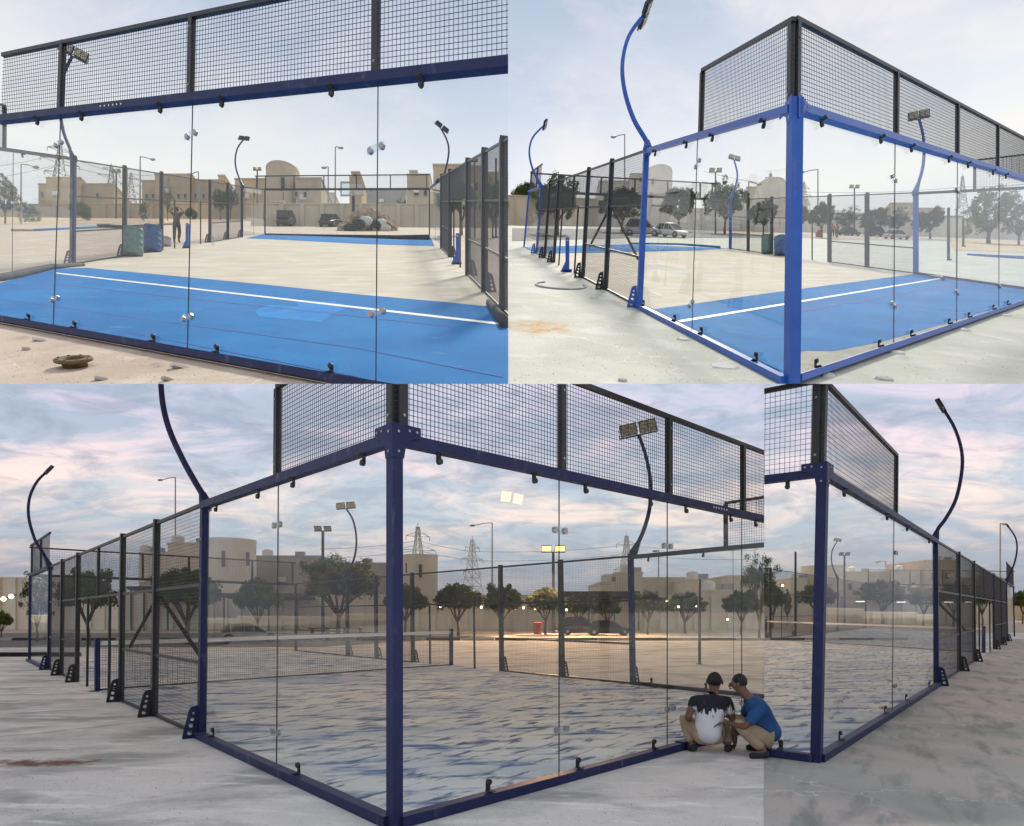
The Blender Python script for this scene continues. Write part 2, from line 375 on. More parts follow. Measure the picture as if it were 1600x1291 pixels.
# ------------------------------------------------------------------ ground of both yards
def big_sheet(name, pts, mat):
    mb = MB(); mb.add(pts, [tuple(range(len(pts)))]); o = part(name, mb, mat, fix=False); o['kind'] = 'structure'; return o
sa = G(3, 70, 1192)
M['yard'] = surf('lower_yard_concrete', (.58, .56, .53), (.72, .70, .67), .5, .9, .8, 24, cracks=.7,
    layers=(((.31, .315, .30), .9, .48, .62, .85, (1.6, .9, 1), 12), ((.84, .82, .79), 2.2, .54, .66, .75, (2.2, .5, 1), -6), ((.36, .34, .32), 9, .56, .70, .35, (1, 1, 1), 0)),
    stains=((sa.x, sa.y, 1.0, .34, (.17, .085, .055), 1.6),))
M['yard_b'] = surf('right_yard_concrete', (.30, .31, .285), (.44, .43, .40), .7, .9, .8, 24, cracks=.6,
    layers=(((.50, .43, .40), .55, .46, .62, .75, (1, 1.6, 1), 20), ((.17, .20, .175), 1.4, .50, .64, .75, (.5, 2.2, 1), -30), ((.55, .53, .50), 5, .62, .74, .5, (.5, 1.8, 1), 20)))
big_sheet('ground', [(-900, -60, 0), (900, -60, 0), (900, 1500, 0), (-900, 1500, 0)], M['yard'])
big_sheet('yard_slab', [(SEAM_L * 2.2, 2.2, .004), (14, 2.2, .004), (60, 40, .004), (SEAM_L * 40, 40, .004)], M['yard_b'])
big_sheet('sand_ground', [(-400, 52, .008), (400, 52, .008), (400, 600, .008), (-400, 600, .008)], M['far_sand'])
big_sheet('road', [(-200, 27, .004), (-9, 31, .004), (2, 52, .004), (-200, 52, .004)], M['asphalt'])
# terrace: thin sloping slab, its front face hidden below its own edge
def terrace(name, pxs, mat):
    mb = MB(); K = len(pxs); top = []; bot = []
    for px in pxs:
        a = G(1 if px <= 800 else 2, px, 600)
        k = (px - 800) / F
        b = Vector((k * 160, 160, 0)); b.z = terr(b.x, b.y)
        c = Vector((k * (a.y + .7), a.y + .7, 0)); c.z = terr(c.x, c.y) - .12
        d = b - Vector((0, 0, .12)); top.append((a, b)); bot.append((c, d))
    vs = [p for q in top for p in q] + [p for q in bot for p in q]; fs = []; fb = []
    for i in range(K - 1):
        fs.append((2 * i, 2 * i + 2, 2 * i + 3, 2 * i + 1))
        j = 2 * K + 2 * i
        fb += [(j, j + 1, j + 3, j + 2), (2 * i, j, j + 2, 2 * i + 2), (2 * i + 1, 2 * i + 3, j + 3, j + 1)]
    mb.add(vs, fs + fb)
    o = part(name, mb, mat, fix=False); o['kind'] = 'structure'
    o.data.materials.append(M['bounce_soffit'])
    for p in o.data.polygons[len(fs):]: p.material_index = 1
    return o
st = G(2, 845, 512)
M['terrace_l'] = surf('pink_screed', (.45, .35, .27), (.54, .44, .35), .8, .9, .7, 30, cracks=.7,
    layers=(((.66, .58, .48), 1.2, .52, .7, .6, (1, 1, 1), 0), ((.34, .22, .14), 2.4, .60, .74, .5, (1, 1, 1), 0)))
M['terrace_r'] = surf('pale_screed', (.44, .445, .375), (.53, .53, .455), .7, .9, .7, 30, cracks=.6,
    layers=(((.62, .61, .57), 1.5, .52, .7, .7, (1, 1.6, 1), 30), ((.42, .40, .33), .9, .55, .75, .35, (1, 1, 1), 0)),
    stains=((st.x, st.y, .7, 1.0, (.46, .28, .10), 1.5),))
terrace('terrace_ground', [-110, 0, 400, 794], M['terrace_l'])
terrace('terrace_ground', [794, 800, 1240, 1600, 1720], M['terrace_r'])

# ------------------------------------------------------------------ court parts
class Wall:
    """a straight court side between two measured ends; h in metres above its base, 3.0 = top of the glass"""
    def __init__(s, zone, A, B):
        s.z = zone
        a = G(zone, A[0], A[1]); b = G(zone, B[0], B[1])
        ta = at(A[2] if len(A) > 3 else A[0], A[-1], a.y); tb = at(B[2] if len(B) > 3 else B[0], B[-1], b.y)
        s.a, s.b = a, b; s.va = (ta - a) / 3; s.vb = (tb - b) / 3
        d = b - a; s.d = Vector((d.x, d.y, 0)).normalized(); n = Vector((-s.d.y, s.d.x, 0))
        m = (a + b) / 2
        if n.dot(Vector((m.x, m.y, 0))) > 0: n = -n
        s.n = n                                  # horizontal, towards the viewer
        s.rz = math.atan2(s.d.y, s.d.x); s.len = d.length
    def P(s, t, h=0): return s.a.lerp(s.b, t) + s.va.lerp(s.vb, t) * h
    def t(s, px, h=0):
        k = (px - 800) / F; A = s.P(0, h); D = s.P(1, h) - A
        return -(A.x - k * A.y) / (D.x - k * D.y)

def wires(w, t0, t1, h0, h1, sx, sz, th=.0042):
    mb = MB(); L_ = (w.P(t1, h0) - w.P(t0, h0)).length; n = max(2, round(L_ / sx)); m = max(2, round((h1 - h0) / sz))
    for i in range(1, n):
        t = t0 + (t1 - t0) * i / n; mb.post(w.P(t, h0), w.P(t, h1), w.d, th, th, False)
    for j in range(1, m):
        h = h0 + (h1 - h0) * j / m; mb.beam(w.P(t0, h), w.P(t1, h), th, th, False)
    return mb

def clamp_mesh(up):
    mb = MB(); s = -1 if up else 1
    mb.box((0, 0, s * .035), .045, .012, .085); mb.box((0, -.03, s * .006 - (0 if up else .008)), .06, .07, .01)
    mb.disc((0, -.012, s * .07), (0, 1, 0), .026, .03, 12)
    return mesh_of('clamp', mb, M['black_rubber'])
CL_UP = clamp_mesh(True); CL_DN = clamp_mesh(False)
mbd = MB(); mbd.disc((0, 0, 0), (0, 1, 0), .03, .035, 14); DISC = mesh_of('clamp_disc', mbd, M['chrome'])
mbp = MB(); mbp.box((0, 0, 0), .20, .012, .07); PLATE = mesh_of('clamp_plate', mbp, M['acrylic'])

def glass_wall(zone, w, joints, label, t0=0, t1=1, steel='blue_steel', top_cl=(), bot_cl=(), patches=(), mesh=None, rail=True, cell=.045, sideposts=(), group=None, dots=None, marks=True):
    T = thing('glass_wall', w.P(.5 if 0 <= .5 <= 1 else 0), label, 'glass wall', group)
    ts = [t0] + [w.t(j, 1.5) for j in joints] + [t1]; ts = sorted(ts)
    for a, b in zip(ts, ts[1:]):
        g = .004 / w.len
        mb = MB(); mb.quadplate([w.P(a + g, .05), w.P(b - g, .05), w.P(b - g, 2.93), w.P(a + g, 2.93)], w.n, .012)
        part('glass_pane', mb, M['glass'], T, zone)
        if b < t1 and marks:
            mb = MB(); mb.post(w.P(b, .05), w.P(b, 2.93), w.d, .0038, .013); part('joint_seal', mb, M['black_rubber'], T, zone)
    mb = MB(); mb.beam(w.P(t0, 2.955) + w.n * .02, w.P(t1, 2.955) + w.n * .02, .09, .09); part('top_beam', mb, M[steel], T, zone)
    if rail:
        mb = MB(); o = w.n * .055; mb.beam(w.P(t0, .045) + o, w.P(t1, .045) + o, .10, .085); part('bottom_rail', mb, M[steel], T, zone)
    for px in top_cl: inst('clamp', CL_UP, T, w.P(w.t(px, 2.9), 2.915) + w.n * .02, w.rz, zone)
    for px in bot_cl: inst('clamp', CL_DN, T, w.P(w.t(px, .1), .10) + w.n * .02, w.rz, zone)
    for px, h in patches:
        t = w.t(px, h); p = w.P(t, h)
        for sgn in (-1, 1): inst('clamp_disc', DISC, T, p + w.d * .07 * sgn + w.n * .012, w.rz, zone)
        inst('clamp_plate', PLATE, T, p + w.n * .02, w.rz, zone)
    for t in sideposts:
        mb = MB(); mb.post(w.P(t, 0), w.P(t, 3), w.d, .08, .08); part('post', mb, M[steel], T, zone)
    if mesh:
        (ta, tb, posts, H) = mesh
        pt = [w.t(p, 3.4) for p in posts]
        for t in pt:
            mb = MB(); mb.post(w.P(t, 3.0), w.P(t, H - .05), w.d, .07, .06); p = part('mesh_post', mb, M['black_steel'], T, zone)
            if p:
                mb = MB()
                for hh in (3.12, H - .16): mb.disc(w.P(t, hh) + w.n * .031, w.n, .012, .008, 8)
                part('bolt', mb, M['chrome'], p, zone)
        mb = MB(); mb.beam(w.P(ta, H - .025), w.P(tb, H - .025), .05, .05); part('mesh_top_rail', mb, M['black_steel'], T, zone)
        edges = sorted([ta, tb] + pt)
        for a, b in zip(edges, edges[1:]):
            if (w.P(b) - w.P(a)).length < .2: continue
            o = part('wire_mesh', wires(w, a, b, 3.0, H - .05, cell, cell), M['wire'], T, zone, fix=False)
    if dots:
        for px in dots:
            mb = MB(); mb.disc(w.P(w.t(px, 2.955), 2.955) + w.n * .066, w.n, .011, .006, 8); part('white_mark', mb, M['white_paint'], T, zone)
    return T

def bracket_mesh(mat):
    bm = bmesh.new()
    out = [(0, 0), (.19, 0), (.185, .05), (.11, .36), (.08, .405), (.02, .42), (0, .42)]
    loops = [out]
    for cx_, cz, r in ((.10, .075, .032), (.085, .165, .028), (.068, .245, .023), (.055, .32, .018)):
        loops.append([(cx_ + r * math.cos(2 * math.pi * k / 10), cz + r * math.sin(2 * math.pi * k / 10)) for k in range(10)])
    ed = []
    for lp in loops:
        vs = [bm.verts.new((0, x, z)) for x, z in lp]
        ed += [bm.edges.new((vs[i], vs[(i + 1) % len(vs)])) for i in range(len(vs))]
    bmesh.ops.triangle_fill(bm, edges=ed, use_beauty=True)
    r = bmesh.ops.extrude_face_region(bm, geom=bm.faces[:])
    bmesh.ops.translate(bm, verts=[v for v in r['geom'] if isinstance(v, bmesh.types.BMVert)], vec=(.014, 0, 0))
    bmesh.ops.recalc_face_normals(bm, faces=bm.faces)
    me = bpy.data.meshes.new('foot_bracket'); bm.to_mesh(me); bm.free(); me.materials.append(M[mat]); return me
BRK = {'black_steel': bracket_mesh('black_steel'), 'blue_steel': bracket_mesh('blue_steel'), 'navy_steel': bracket_mesh('navy_steel')}

def mesh_fence(zone, w, posts, label, t0, t1, outward, doors=(), short=(), rails=(1.95, .95), reflection_bars=(), steel='blue_steel', cell=.05, group=None, doorspan=None, pw=.085):
    """posts: (px, steel?)"""
    T = thing('mesh_fence', w.P((t0 + t1) / 2), label, 'mesh fence', group)
    tp = [(w.t(px, 0.0), st) for px, st in posts]
    for t, stl in tp:
        mb = MB(); mb.post(w.P(t, 0), w.P(t, 3.04), w.d, pw, pw)
        p = part('post', mb, M[stl], T, zone)
        if not p: continue
        mb = MB()
        for k in range(8): mb.disc(w.P(t, .25 + k * .38) + w.n * (pw / 2 + .001), w.n, .010, .008, 7)
        o_ = part('bolt', mb, M['chrome'], p, zone)
        if o_: o_['kind'] = 'stuff'
        if outward is not None:
            P = w.P(t, 0) + outward * pw / 2; 
            if inzone(zone, P) and inzone(zone, P + outward * .3):
                b = inst('foot_bracket', BRK[stl], T, P, math.atan2(outward.y, outward.x) - math.pi / 2)
    mb = MB(); mb.beam(w.P(t0, 2.98), w.P(t1, 2.98), .045, .045); part('top_rail', mb, M['black_steel'], T, zone)
    ds = doorspan and tuple(sorted(w.t(x, 0) for x in doorspan))
    ed = sorted([t0, t1] + [t for t, _ in tp])
    for a, b in zip(ed, ed[1:]):
        if (w.P(b) - w.P(a)).length < .25: continue
        isdoor = ds and (a + b) / 2 > ds[0] and (a + b) / 2 < ds[1]
        part('wire_mesh', wires(w, a, b, 2.0 if isdoor else .05, 2.95, cell, cell, .0031), M['wire'], T, zone, fix=False)
        for r in rails:
            if isdoor and r < 1.5: continue
            mb = MB(); mb.beam(w.P(a, r), w.P(b, r), .035, .045); part('mid_rail', mb, M['black_steel'], T, zone)
        if not isdoor:
            mb = MB(); mb.beam(w.P(a, .03), w.P(b, .03), .04, .04); part('bottom_rail', mb, M['black_steel'], T, zone)
    for px in doors:
        t = w.t(px, 1); mb = MB(); mb.post(w.P(t, 0), w.P(t, 2), w.d, .045, .045); part('door_post', mb, M['black_steel'], T, zone)
    for px in short:
        t = w.t(px, 2.5); mb = MB(); mb.post(w.P(t, 1.95), w.P(t, 3), w.d, .05, .05); part('lintel_post', mb, M['black_steel'], T, zone)
    for (x0, h0, x1, h1) in reflection_bars:  # bars put in for reflected and foreshortened lines of the other fence
        mb = MB(); mb.beam(w.P(w.t(x0, h0), h0) - w.n * .06, w.P(w.t(x1, h1), h1) - w.n * .06, .035, .05); part('brace', mb, M['reflection_bar_steel'], T, zone)
    return T

def corner_post(zone, P, top, d1, d2, label, steel, wd=.105):
    T = thing('corner_post', P, label, 'post')
    mb = MB(); mb.post(P, top, d1, wd, wd); part('post', mb, M[steel], T, zone)
    up = (top - P).normalized()
    for d in (d1, d2):
        o = Vector((-d.y, d.x, 0))
        if o.dot(Vector((P.x, P.y, 0))) > 0: o = -o
        f = o * (wd / 2 + .004)
        mb = MB(); s = [(-.052, .03), (.052, .03), (.21, .03), (.21, -.055), (.13, -.07), (.07, -.13), (.052, -.23), (-.052, -.23)]
        pts = [top + f + d * x + up * z for x, z in s]
        n = len(pts); mb.add(pts + [p - o * .006 for p in pts], [tuple(range(n))] + [tuple(range(2 * n - 1, n - 1, -1))] + [(i, i + n, (i + 1) % n + n, (i + 1) % n) for i in range(n)])
        g = part('gusset_plate', mb, M[steel], T, zone)
        if g:
            mb = MB()
            for x, z in ((0, -.03), (0, -.18), (.10, -.01), (.17, -.01)): mb.disc(top + f + d * x + up * z + o * .003, o, .011, .008, 8)
            part('bolt', mb, M['chrome'], g, zone)
    # the two black corner uprights of the mesh above
    return T

def smooth_path(pts, n=5):
    out = []
    for i in range(len(pts) - 1):
        p0 = pts[max(i - 1, 0)]; p1 = pts[i]; p2 = pts[i + 1]; p3 = pts[min(i + 2, len(pts) - 1)]
        for k in range(n):
            t = k / n
            out.append(.5 * ((2 * p1) + (p2 - p0) * t + (2 * p0 - 5 * p1 + 4 * p2 - p3) * t * t + (3 * p1 - p0 - 3 * p2 + p3) * t ** 3))
    out.append(pts[-1]); return out

def floodlight_pole(zone, base, n, d, pix, label, steel, r=.036, head=.36, bar=None):
    """curved arm in the vertical plane through base along n; two lamps side by side along d"""
    T = thing('floodlight_pole', base, label, 'floodlight pole')
    pts = []
    for px, py in pix:
        k = (px - 800) / F; u = (k * base.y - base.x) / (n.x - k * n.y)
        u = max(-3, min(3, u)); Y = base.y + u * n.y
        pts.append(Vector((base.x + u * n.x, Y, CH + (HOR - py) / F * Y)))
    sp = smooth_path(pts); m = len(sp)
    mb = MB(); mb.tube(sp, [r * (1 - .25 * i / m) for i in range(m)], 10); part('curved_arm', mb, M[steel], T, zone, smooth=True)
    mb = MB(); a = sp[0]; q = sp[2]; mb.tube([a - (q - a).normalized() * .12, a, q + (q - a).normalized() * .10], [r * 1.1, r * 2.0, r * 1.05], 8); part('arm_socket', mb, M[steel], T, zone)
    E = sp[-1]; tan = (sp[-1] - sp[-4]).normalized()
    if bar: d = Vector(bar).normalized()
    tan = (tan - d * tan.dot(d)).normalized()
    nrm = d.cross(tan).normalized()
    if nrm.z > 0: nrm = -nrm
    hs = head
    mb = MB(); mb.tube([E - d * hs * 1.08, E + d * hs * 1.08], .018, 6); mb.tube([E - d * hs * 1.08 + nrm * .0, E - d * hs * 1.08 + tan * hs * .5], .010, 5); mb.tube([E + d * hs * 1.08, E + d * hs * 1.08 + tan * hs * .5], .010, 5)
    part('cross_bar', mb, M['lamp_body'], T, zone)
    for s in (-1, 1):
        c = E + d * s * hs * .54 + tan * hs * .42 + nrm * .02
        mb = MB(); a = d * hs * .48; b = tan * hs * .33; e = nrm * .028
        mb.box8([c - a - b - e, c + a - b - e, c + a + b - e, c - a + b - e, c - a - b + e, c + a - b + e, c + a + b + e, c - a + b + e])
        for k in range(7):
            cc = c - b * .9 + b * 1.8 * k / 6 - nrm * .045
            mb.box8([cc - a * .9 - tan * .004 - nrm * .018, cc + a * .9 - tan * .004 - nrm * .018, cc + a * .9 + tan * .004 - nrm * .018, cc - a * .9 + tan * .004 - nrm * .018,
                     cc - a * .9 - tan * .004 + nrm * .018, cc + a * .9 - tan * .004 + nrm * .018, cc + a * .9 + tan * .004 + nrm * .018, cc - a * .9 + tan * .004 + nrm * .018])
        lp = part('floodlight', mb, M['lamp_body'], T, zone)
        if lp:
            mb = MB()
            for i in (-1, 1):
                for j in (-1, 0, 1):
                    c2 = c + a * i * .47 + b * j * .62 + nrm * .031; a2 = a * .42; b2 = b * .27; e2 = nrm * .003
                    mb.box8([c2 - a2 - b2 - e2, c2 + a2 - b2 - e2, c2 + a2 + b2 - e2, c2 - a2 + b2 - e2, c2 - a2 - b2 + e2, c2 + a2 - b2 + e2, c2 + a2 + b2 + e2, c2 - a2 + b2 + e2])
            part('lens', mb, M['led'], lp, zone)
    return T

def court_net(zone, A, B, hA, hB, label, steel):
    a = G(zone, *A); b = G(zone, *B); w = Wall(zone, (A[0], A[1], A[0], A[1] - 10), (B[0], B[1], B[0], B[1] - 10))
    w.va = Vector((0, 0, hA)); w.vb = Vector((0, 0, hB))
    T = thing('court_net', a.lerp(b, .5), label, 'net')
    part('netting', wires(w, 0, 1, .04, .96, .05, .05 / max(hA, .3), .0045), M['wire'], T, zone, fix=False)
    mb = MB(); mb.beam(w.P(0, .97), w.P(1, .97), .014, .085); part('white_tape', mb, M['white_paint'], T, zone)
    mb = MB(); mb.beam(w.P(0, .03), w.P(1, .03), .012, .03); part('bottom_cord', mb, M['black_rubber'], T, zone)
    for t in (0, 1):
        mb = MB(); s = .09
        mb.post(w.P(t, 0), w.P(t, 1.08), w.d, s, s)
        mb.box(w.P(t, 0) + Vector((0, 0, .006)), .22, .22, .012)
        part('net_post', mb, M[steel], T, zone)
    return T

# ------------------------------------------------------------------ background builders
def gy(zone, px, py): return G(zone, px, py)
def building(zone, label, ybase, blocks, mat, wins=(), slits=(), doors=(), Y=None, depth=12, cat='building', name='building', caps=True, drop=3):
    """blocks: (px0, px1, ytop, setback[, depth]); front faces square to the view axis"""
    cxp = (blocks[0][0] + blocks[0][1]) / 2
    g = G(zone, cxp, ybase); Y = Y or g.y
    T = thing(name, at(cxp, ybase, Y), label, cat)
    for i, b in enumerate(blocks):
        px0, px1, yt, sb = b[:4]; dp = b[4] if len(b) > 4 else depth; yy = Y + sb
        p0 = at(px0, yt, yy); p1 = at(px1, yt, yy); zb = at(cxp, ybase, Y).z - drop
        mb = MB(); mb.box8([Vector((p0.x, yy, zb)), Vector((p1.x, yy, zb)), Vector((p1.x, yy + dp, zb)), Vector((p0.x, yy + dp, zb)),
                            Vector((p0.x, yy, p0.z)), Vector((p1.x, yy, p0.z)), Vector((p1.x, yy + dp, p0.z)), Vector((p0.x, yy + dp, p0.z))])
        part('wall_block', mb, M[mat], T, zone)
        if caps:
            hpx = .22
            mb = MB(); mb.box8([Vector((x + sx * .08, y, z)) for z in (p0.z + .004, p0.z + hpx) for x, y, sx in ((p0.x, yy - .08, -1), (p1.x, yy - .08, 1), (p1.x, yy + dp, 1), (p0.x, yy + dp, -1))])
            part('parapet', mb, M[mat], T, zone)
    rr_ = random.Random(len(label) + int(blocks[0][0]))
    for i, b in enumerate(blocks[:2]):
        if caps and b[1] - b[0] > 22:
            yy = Y + b[3] + 2; xa = at(b[0], b[2], yy).x; xb = at(b[1], b[2], yy).x; zt = at(b[0], b[2], Y + b[3]).z
            x = xa + (xb - xa) * rr_.uniform(.2, .4); mb = MB(); mb.lathe([(.6, 0), (.65, .1), (.65, 1.0), (.3, 1.15), (0, 1.2)], (x, yy, zt), 14); part('roof_tank', mb, M['white_paint'], T, zone)
            x = xa + (xb - xa) * rr_.uniform(.6, .8); mb = MB(); mb.box((x, yy, zt + .45), 1.1, .6, .8); a_ = part('roof_unit', mb, M['zinc'], T, zone)
            x = xa + (xb - xa) * rr_.uniform(.45, .55); mb = MB(); mb.box((x, Y + b[3] - .22, zt - rr_.uniform(2.2, 2.8)), .9, .35, .6); part('air_conditioner', mb, M['white_paint'], T, zone)
    sbs = {}
    for (x0, x1, y0, y1, *r) in wins:
        yy = Y + (r[0] if r else 0) - .02
        a = at(x0, y1, yy); c = at(x1, y0, yy); f = max(.06, (c.x - a.x) * .1)
        mb = MB()
        for (u0, u1, v0, v1) in ((a.x, a.x + f, a.z, c.z), (c.x - f, c.x, a.z, c.z), (a.x + f, c.x - f, a.z, a.z + f), (a.x + f, c.x - f, c.z - f, c.z)):
            mb.box(((u0 + u1) / 2, yy - .04, (v0 + v1) / 2), u1 - u0, .12, v1 - v0)
        wn_ = part('window', mb, M['kerb'], T, zone)
        mb = MB(); mb.box(((a.x + c.x) / 2, yy, (a.z + c.z) / 2), c.x - a.x - 2 * f, .03, c.z - a.z - 2 * f)
        if wn_: part('pane', mb, M['dark_pane'], wn_, zone)
    for (x0, x1, y0, y1, *r) in slits:
        yy = Y + (r[0] if r else 0) - .04
        a = at(x0, y1, yy); c = at(x1, y0, yy)
        mb = MB(); mb.box(((a.x + c.x) / 2, yy, (a.z + c.z) / 2), c.x - a.x, .12, c.z - a.z); part('window_slit', mb, M['dark_pane'], T, zone)
    for (x0, x1, y0, y1, mt) in doors:
        yy = Y - .05; a = at(x0, y1, yy); c = at(x1, y0, yy)
        mb = MB(); mb.box(((a.x + c.x) / 2, yy, (a.z + c.z) / 2), c.x - a.x, .1, c.z - a.z); part('door', mb, M[mt], T, zone)
    return T
def round_tank(zone, label, px0, px1, ytop, ybase, mat, slits=(), dome=.02, side=None, Y=None):
    cx_ = (px0 + px1) / 2; g = G(zone, cx_, ybase); Yf = Y or g.y; r = (px1 - px0) / 2 / F * Yf; Yc = Yf + r * .6
    r = (px1 - px0) / 2 / F * Yc * .995
    c = at(cx_, ybase, Yf); zt = at(cx_, ytop, Yc).z; c = Vector((at(cx_, 0, Yc).x, Yc, c.z - 2))
    T = thing('round_building', c, label, 'building')
    mb = MB(); H = zt - c.z
    mb.lathe([(r, 0), (r, H - .3), (r * 1.015, H - .3), (r * 1.015, H), (r * .97, H), (r * .5, H + r * dome), (0.01, H + r * dome * 1.2)], c, 40)
    part('drum_wall', mb, M[mat], T, zone)
    for (x, y0, y1) in slits:
        k = (x - 800) / F; dxp = k * Yc - c.x; yy = Yc - math.sqrt(max(r * r - dxp * dxp, 0)) - .05
        a = at(x, y1, yy); b = at(x, y0, yy)
        mb = MB(); mb.box(((a.x + b.x) / 2, yy, (a.z + b.z) / 2), 4 / F * Yc, .3, b.z - a.z); part('window_slit', mb, M['dark_pane'], T, zone)
    return T
def long_wall(zone, label, px0, y0t, y0b, px1, y1t, y1b, mat, th=.25, piers=0, name='boundary_wall'):
    a = G(zone, px0, y0b); b = G(zone, px1, y1b); ta = at(px0, y0t, a.y); tb = at(px1, y1t, b.y)
    T = thing(name, a.lerp(b, .5), label, 'wall')
    mb = MB(); n = Vector((0, th, 0)); dz = Vector((0, 0, .6))
    mb.box8([a - dz, b - dz, b + n - dz, a + n - dz, ta, tb, tb + n, ta + n]); part('wall_panel', mb, M[mat], T, zone)
    mb = MB(); mb.beam(ta + n / 2 + Vector((0, 0, .06)), tb + n / 2 + Vector((0, 0, .06)), th + .12, .12); part('coping', mb, M[mat], T, zone)
    for i in range(piers):
        t = (i + .5) / piers; p = a.lerp(b, t) - dz; q = ta.lerp(tb, t) + Vector((0, 0, .02))
        mb = MB(); mb.post(p - Vector((0, .1, 0)), q - Vector((0, .1, 0)), Vector((1, 0, 0)), .4, .2); part('pier', mb, M[mat], T, zone)
    return T

def tree_meshes(seed, kind):
    r = random.Random(seed); mb = MB(); base = .30 if kind == 'round' else .22
    tips = []
    mb.tube([(0, 0, -.05), (.01, 0, .1), (-.01, .01, base)], [.035, .026, .022], 7)
    nb = 7
    for i in range(nb):
        a = 2 * math.pi * i / nb + r.uniform(-.3, .3); q = r.uniform(.16, .3); z = r.uniform(.52, .70)
        p1 = Vector((math.cos(a) * q * .45, math.sin(a) * q * .45, base + (z - base) * .5)); p2 = Vector((math.cos(a) * q, math.sin(a) * q, z))
        mb.tube([(-.01, .01, base - .04), p1, p2], [.017, .011, .005], 5); tips.append(p2)
        for _ in range(2):
            e = p2 + Vector((r.uniform(-.1, .1), r.uniform(-.1, .1), r.uniform(.04, .14))); mb.tube([p1, p1.lerp(e, .5) + Vector((0, 0, .02)), e], [.008, .006, .003], 4); tips.append(e)
    trunk = mesh_of('trunk', mb, M['bark'], True)
    lv = MB()
    clumps = []
    if kind == 'round': C = Vector((0, 0, .69)); rx, rz = .40, .27; n1, nl, ls = 110, 80, .0215
    else: C = Vector((0, 0, .62)); rx, rz = .36, .36; n1, nl, ls = 95, 62, .0165
    k = 0
    while len(clumps) < n1:
        v = Vector((r.uniform(-1, 1), r.uniform(-1, 1), r.uniform(-1, 1)))
        if v.length > 1 or (v.length < .45 and r.random() < .7): continue
        if kind == 'round' and v.z < -.55: continue
        bump = 1 + .2 * math.sin(2.4 * v.z + seed) * .6 + .18 * math.sin((2 + seed % 3) * math.atan2(v.y, v.x) + seed) * (1 if kind == 'round' else 1.4) + r.uniform(-.06, .12)
        clumps.append((C + Vector((v.x * rx * bump, v.y * rx * bump, v.z * rz * (1 + r.uniform(-.1, .12)))), r.uniform(.045, .085) * (1 if kind == 'round' else .9)))
    clumps += [(t, .06) for t in tips]
    for c, cr in clumps:
        for _ in range(nl):
            v = Vector((r.gauss(0, 1), r.gauss(0, 1), r.gauss(0, .8))); v = v.normalized() * cr * r.uniform(.35, 1.1)
            p = c + v; a = Vector((r.gauss(0, 1), r.gauss(0, 1), r.gauss(0, 1))).normalized(); b = a.orthogonal().normalized(); s = ls * r.uniform(.6, 1.25)
            lv.add([p - a * s, p + b * s * .45, p + a * s, p - b * s * .45], [(0, 1, 2, 3)])
    crown = bpy.data.meshes.new('crown'); crown.from_pydata([tuple(v) for v in lv.v], [], lv.f); crown.materials.append(M['leaf'])
    c2 = crown.copy(); c2.materials.clear(); c2.materials.append(M['leaf_pale'])
    return trunk, crown, c2
TREES = [tree_meshes(3, 'round'), tree_meshes(11, 'round'), tree_meshes(23, 'loose'), tree_meshes(31, 'round'), tree_meshes(47, 'round'), tree_meshes(52, 'loose')]
def tree(zone, px, ybase, ytop, pwid, label, kind=0, pale=False, group=None, name='tree', cat='tree', leafk=1.0, Y=None, trunk=True):
    g = G(zone, px, ybase); Y = Y or g.y; p = at(px, ybase, Y); H = (ybase - ytop) * Y / F; Wd = pwid * Y / F
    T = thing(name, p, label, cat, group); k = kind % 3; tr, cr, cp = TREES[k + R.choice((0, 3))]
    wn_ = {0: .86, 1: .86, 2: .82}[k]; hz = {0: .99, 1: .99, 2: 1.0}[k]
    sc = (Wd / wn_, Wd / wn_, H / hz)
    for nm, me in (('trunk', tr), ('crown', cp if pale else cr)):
        if nm == 'trunk' and not trunk: continue
        o = bpy.data.objects.new(nm, me); col.objects.link(o); o.parent = T; o.scale = sc; o.rotation_euler = (0, 0, R.uniform(0, 6.28))
        if nm == 'crown' and not trunk: o.location = (0, 0, -.38 * sc[2]); o.scale = (sc[0], sc[1], sc[2] * 1.4)
    return T
def shrub(zone, px, ybase, ytop, pwid, label, kind=0, pale=False):
    return tree(zone, px, ybase, ytop, pwid, label, kind, pale, name='shrub', cat='shrub', trunk=False)

def street_lamp(zone, px, ytop, ybase, armpx, label, Y=None, twin=False):
    g = G(zone, px, ybase); Y = Y or g.y; b = at(px, ybase, Y); t = at(px, ytop, Y)
    T = thing('street_lamp', b, label, 'street lamp'); r = max(.05, .0011 * Y)
    mb = MB(); mb.tube([b - Vector((0, 0, .5)), b.lerp(t, .5), t], [r * 1.4, r * 1.1, r * .8], 7); part('pole', mb, M['zinc'], T, zone)
    e = at(armpx, ytop + (1 if abs(armpx - px) < 12 else 4), Y); mb = MB(); mb.tube([t, t.lerp(e, .5) + Vector((0, 0, .08)), e], r * .6, 6); part('arm', mb, M['zinc'], T, zone)
    s = 1 if armpx > px else -1
    mb = MB(); hl = max(.6, 9 / F * Y); mb.ell(e + Vector((s * hl * .3, 0, -.03)), hl * .5, hl * .22, hl * .2, 12, 7); part('lamp_head', mb, M['zinc'], T, zone, True)
    return T
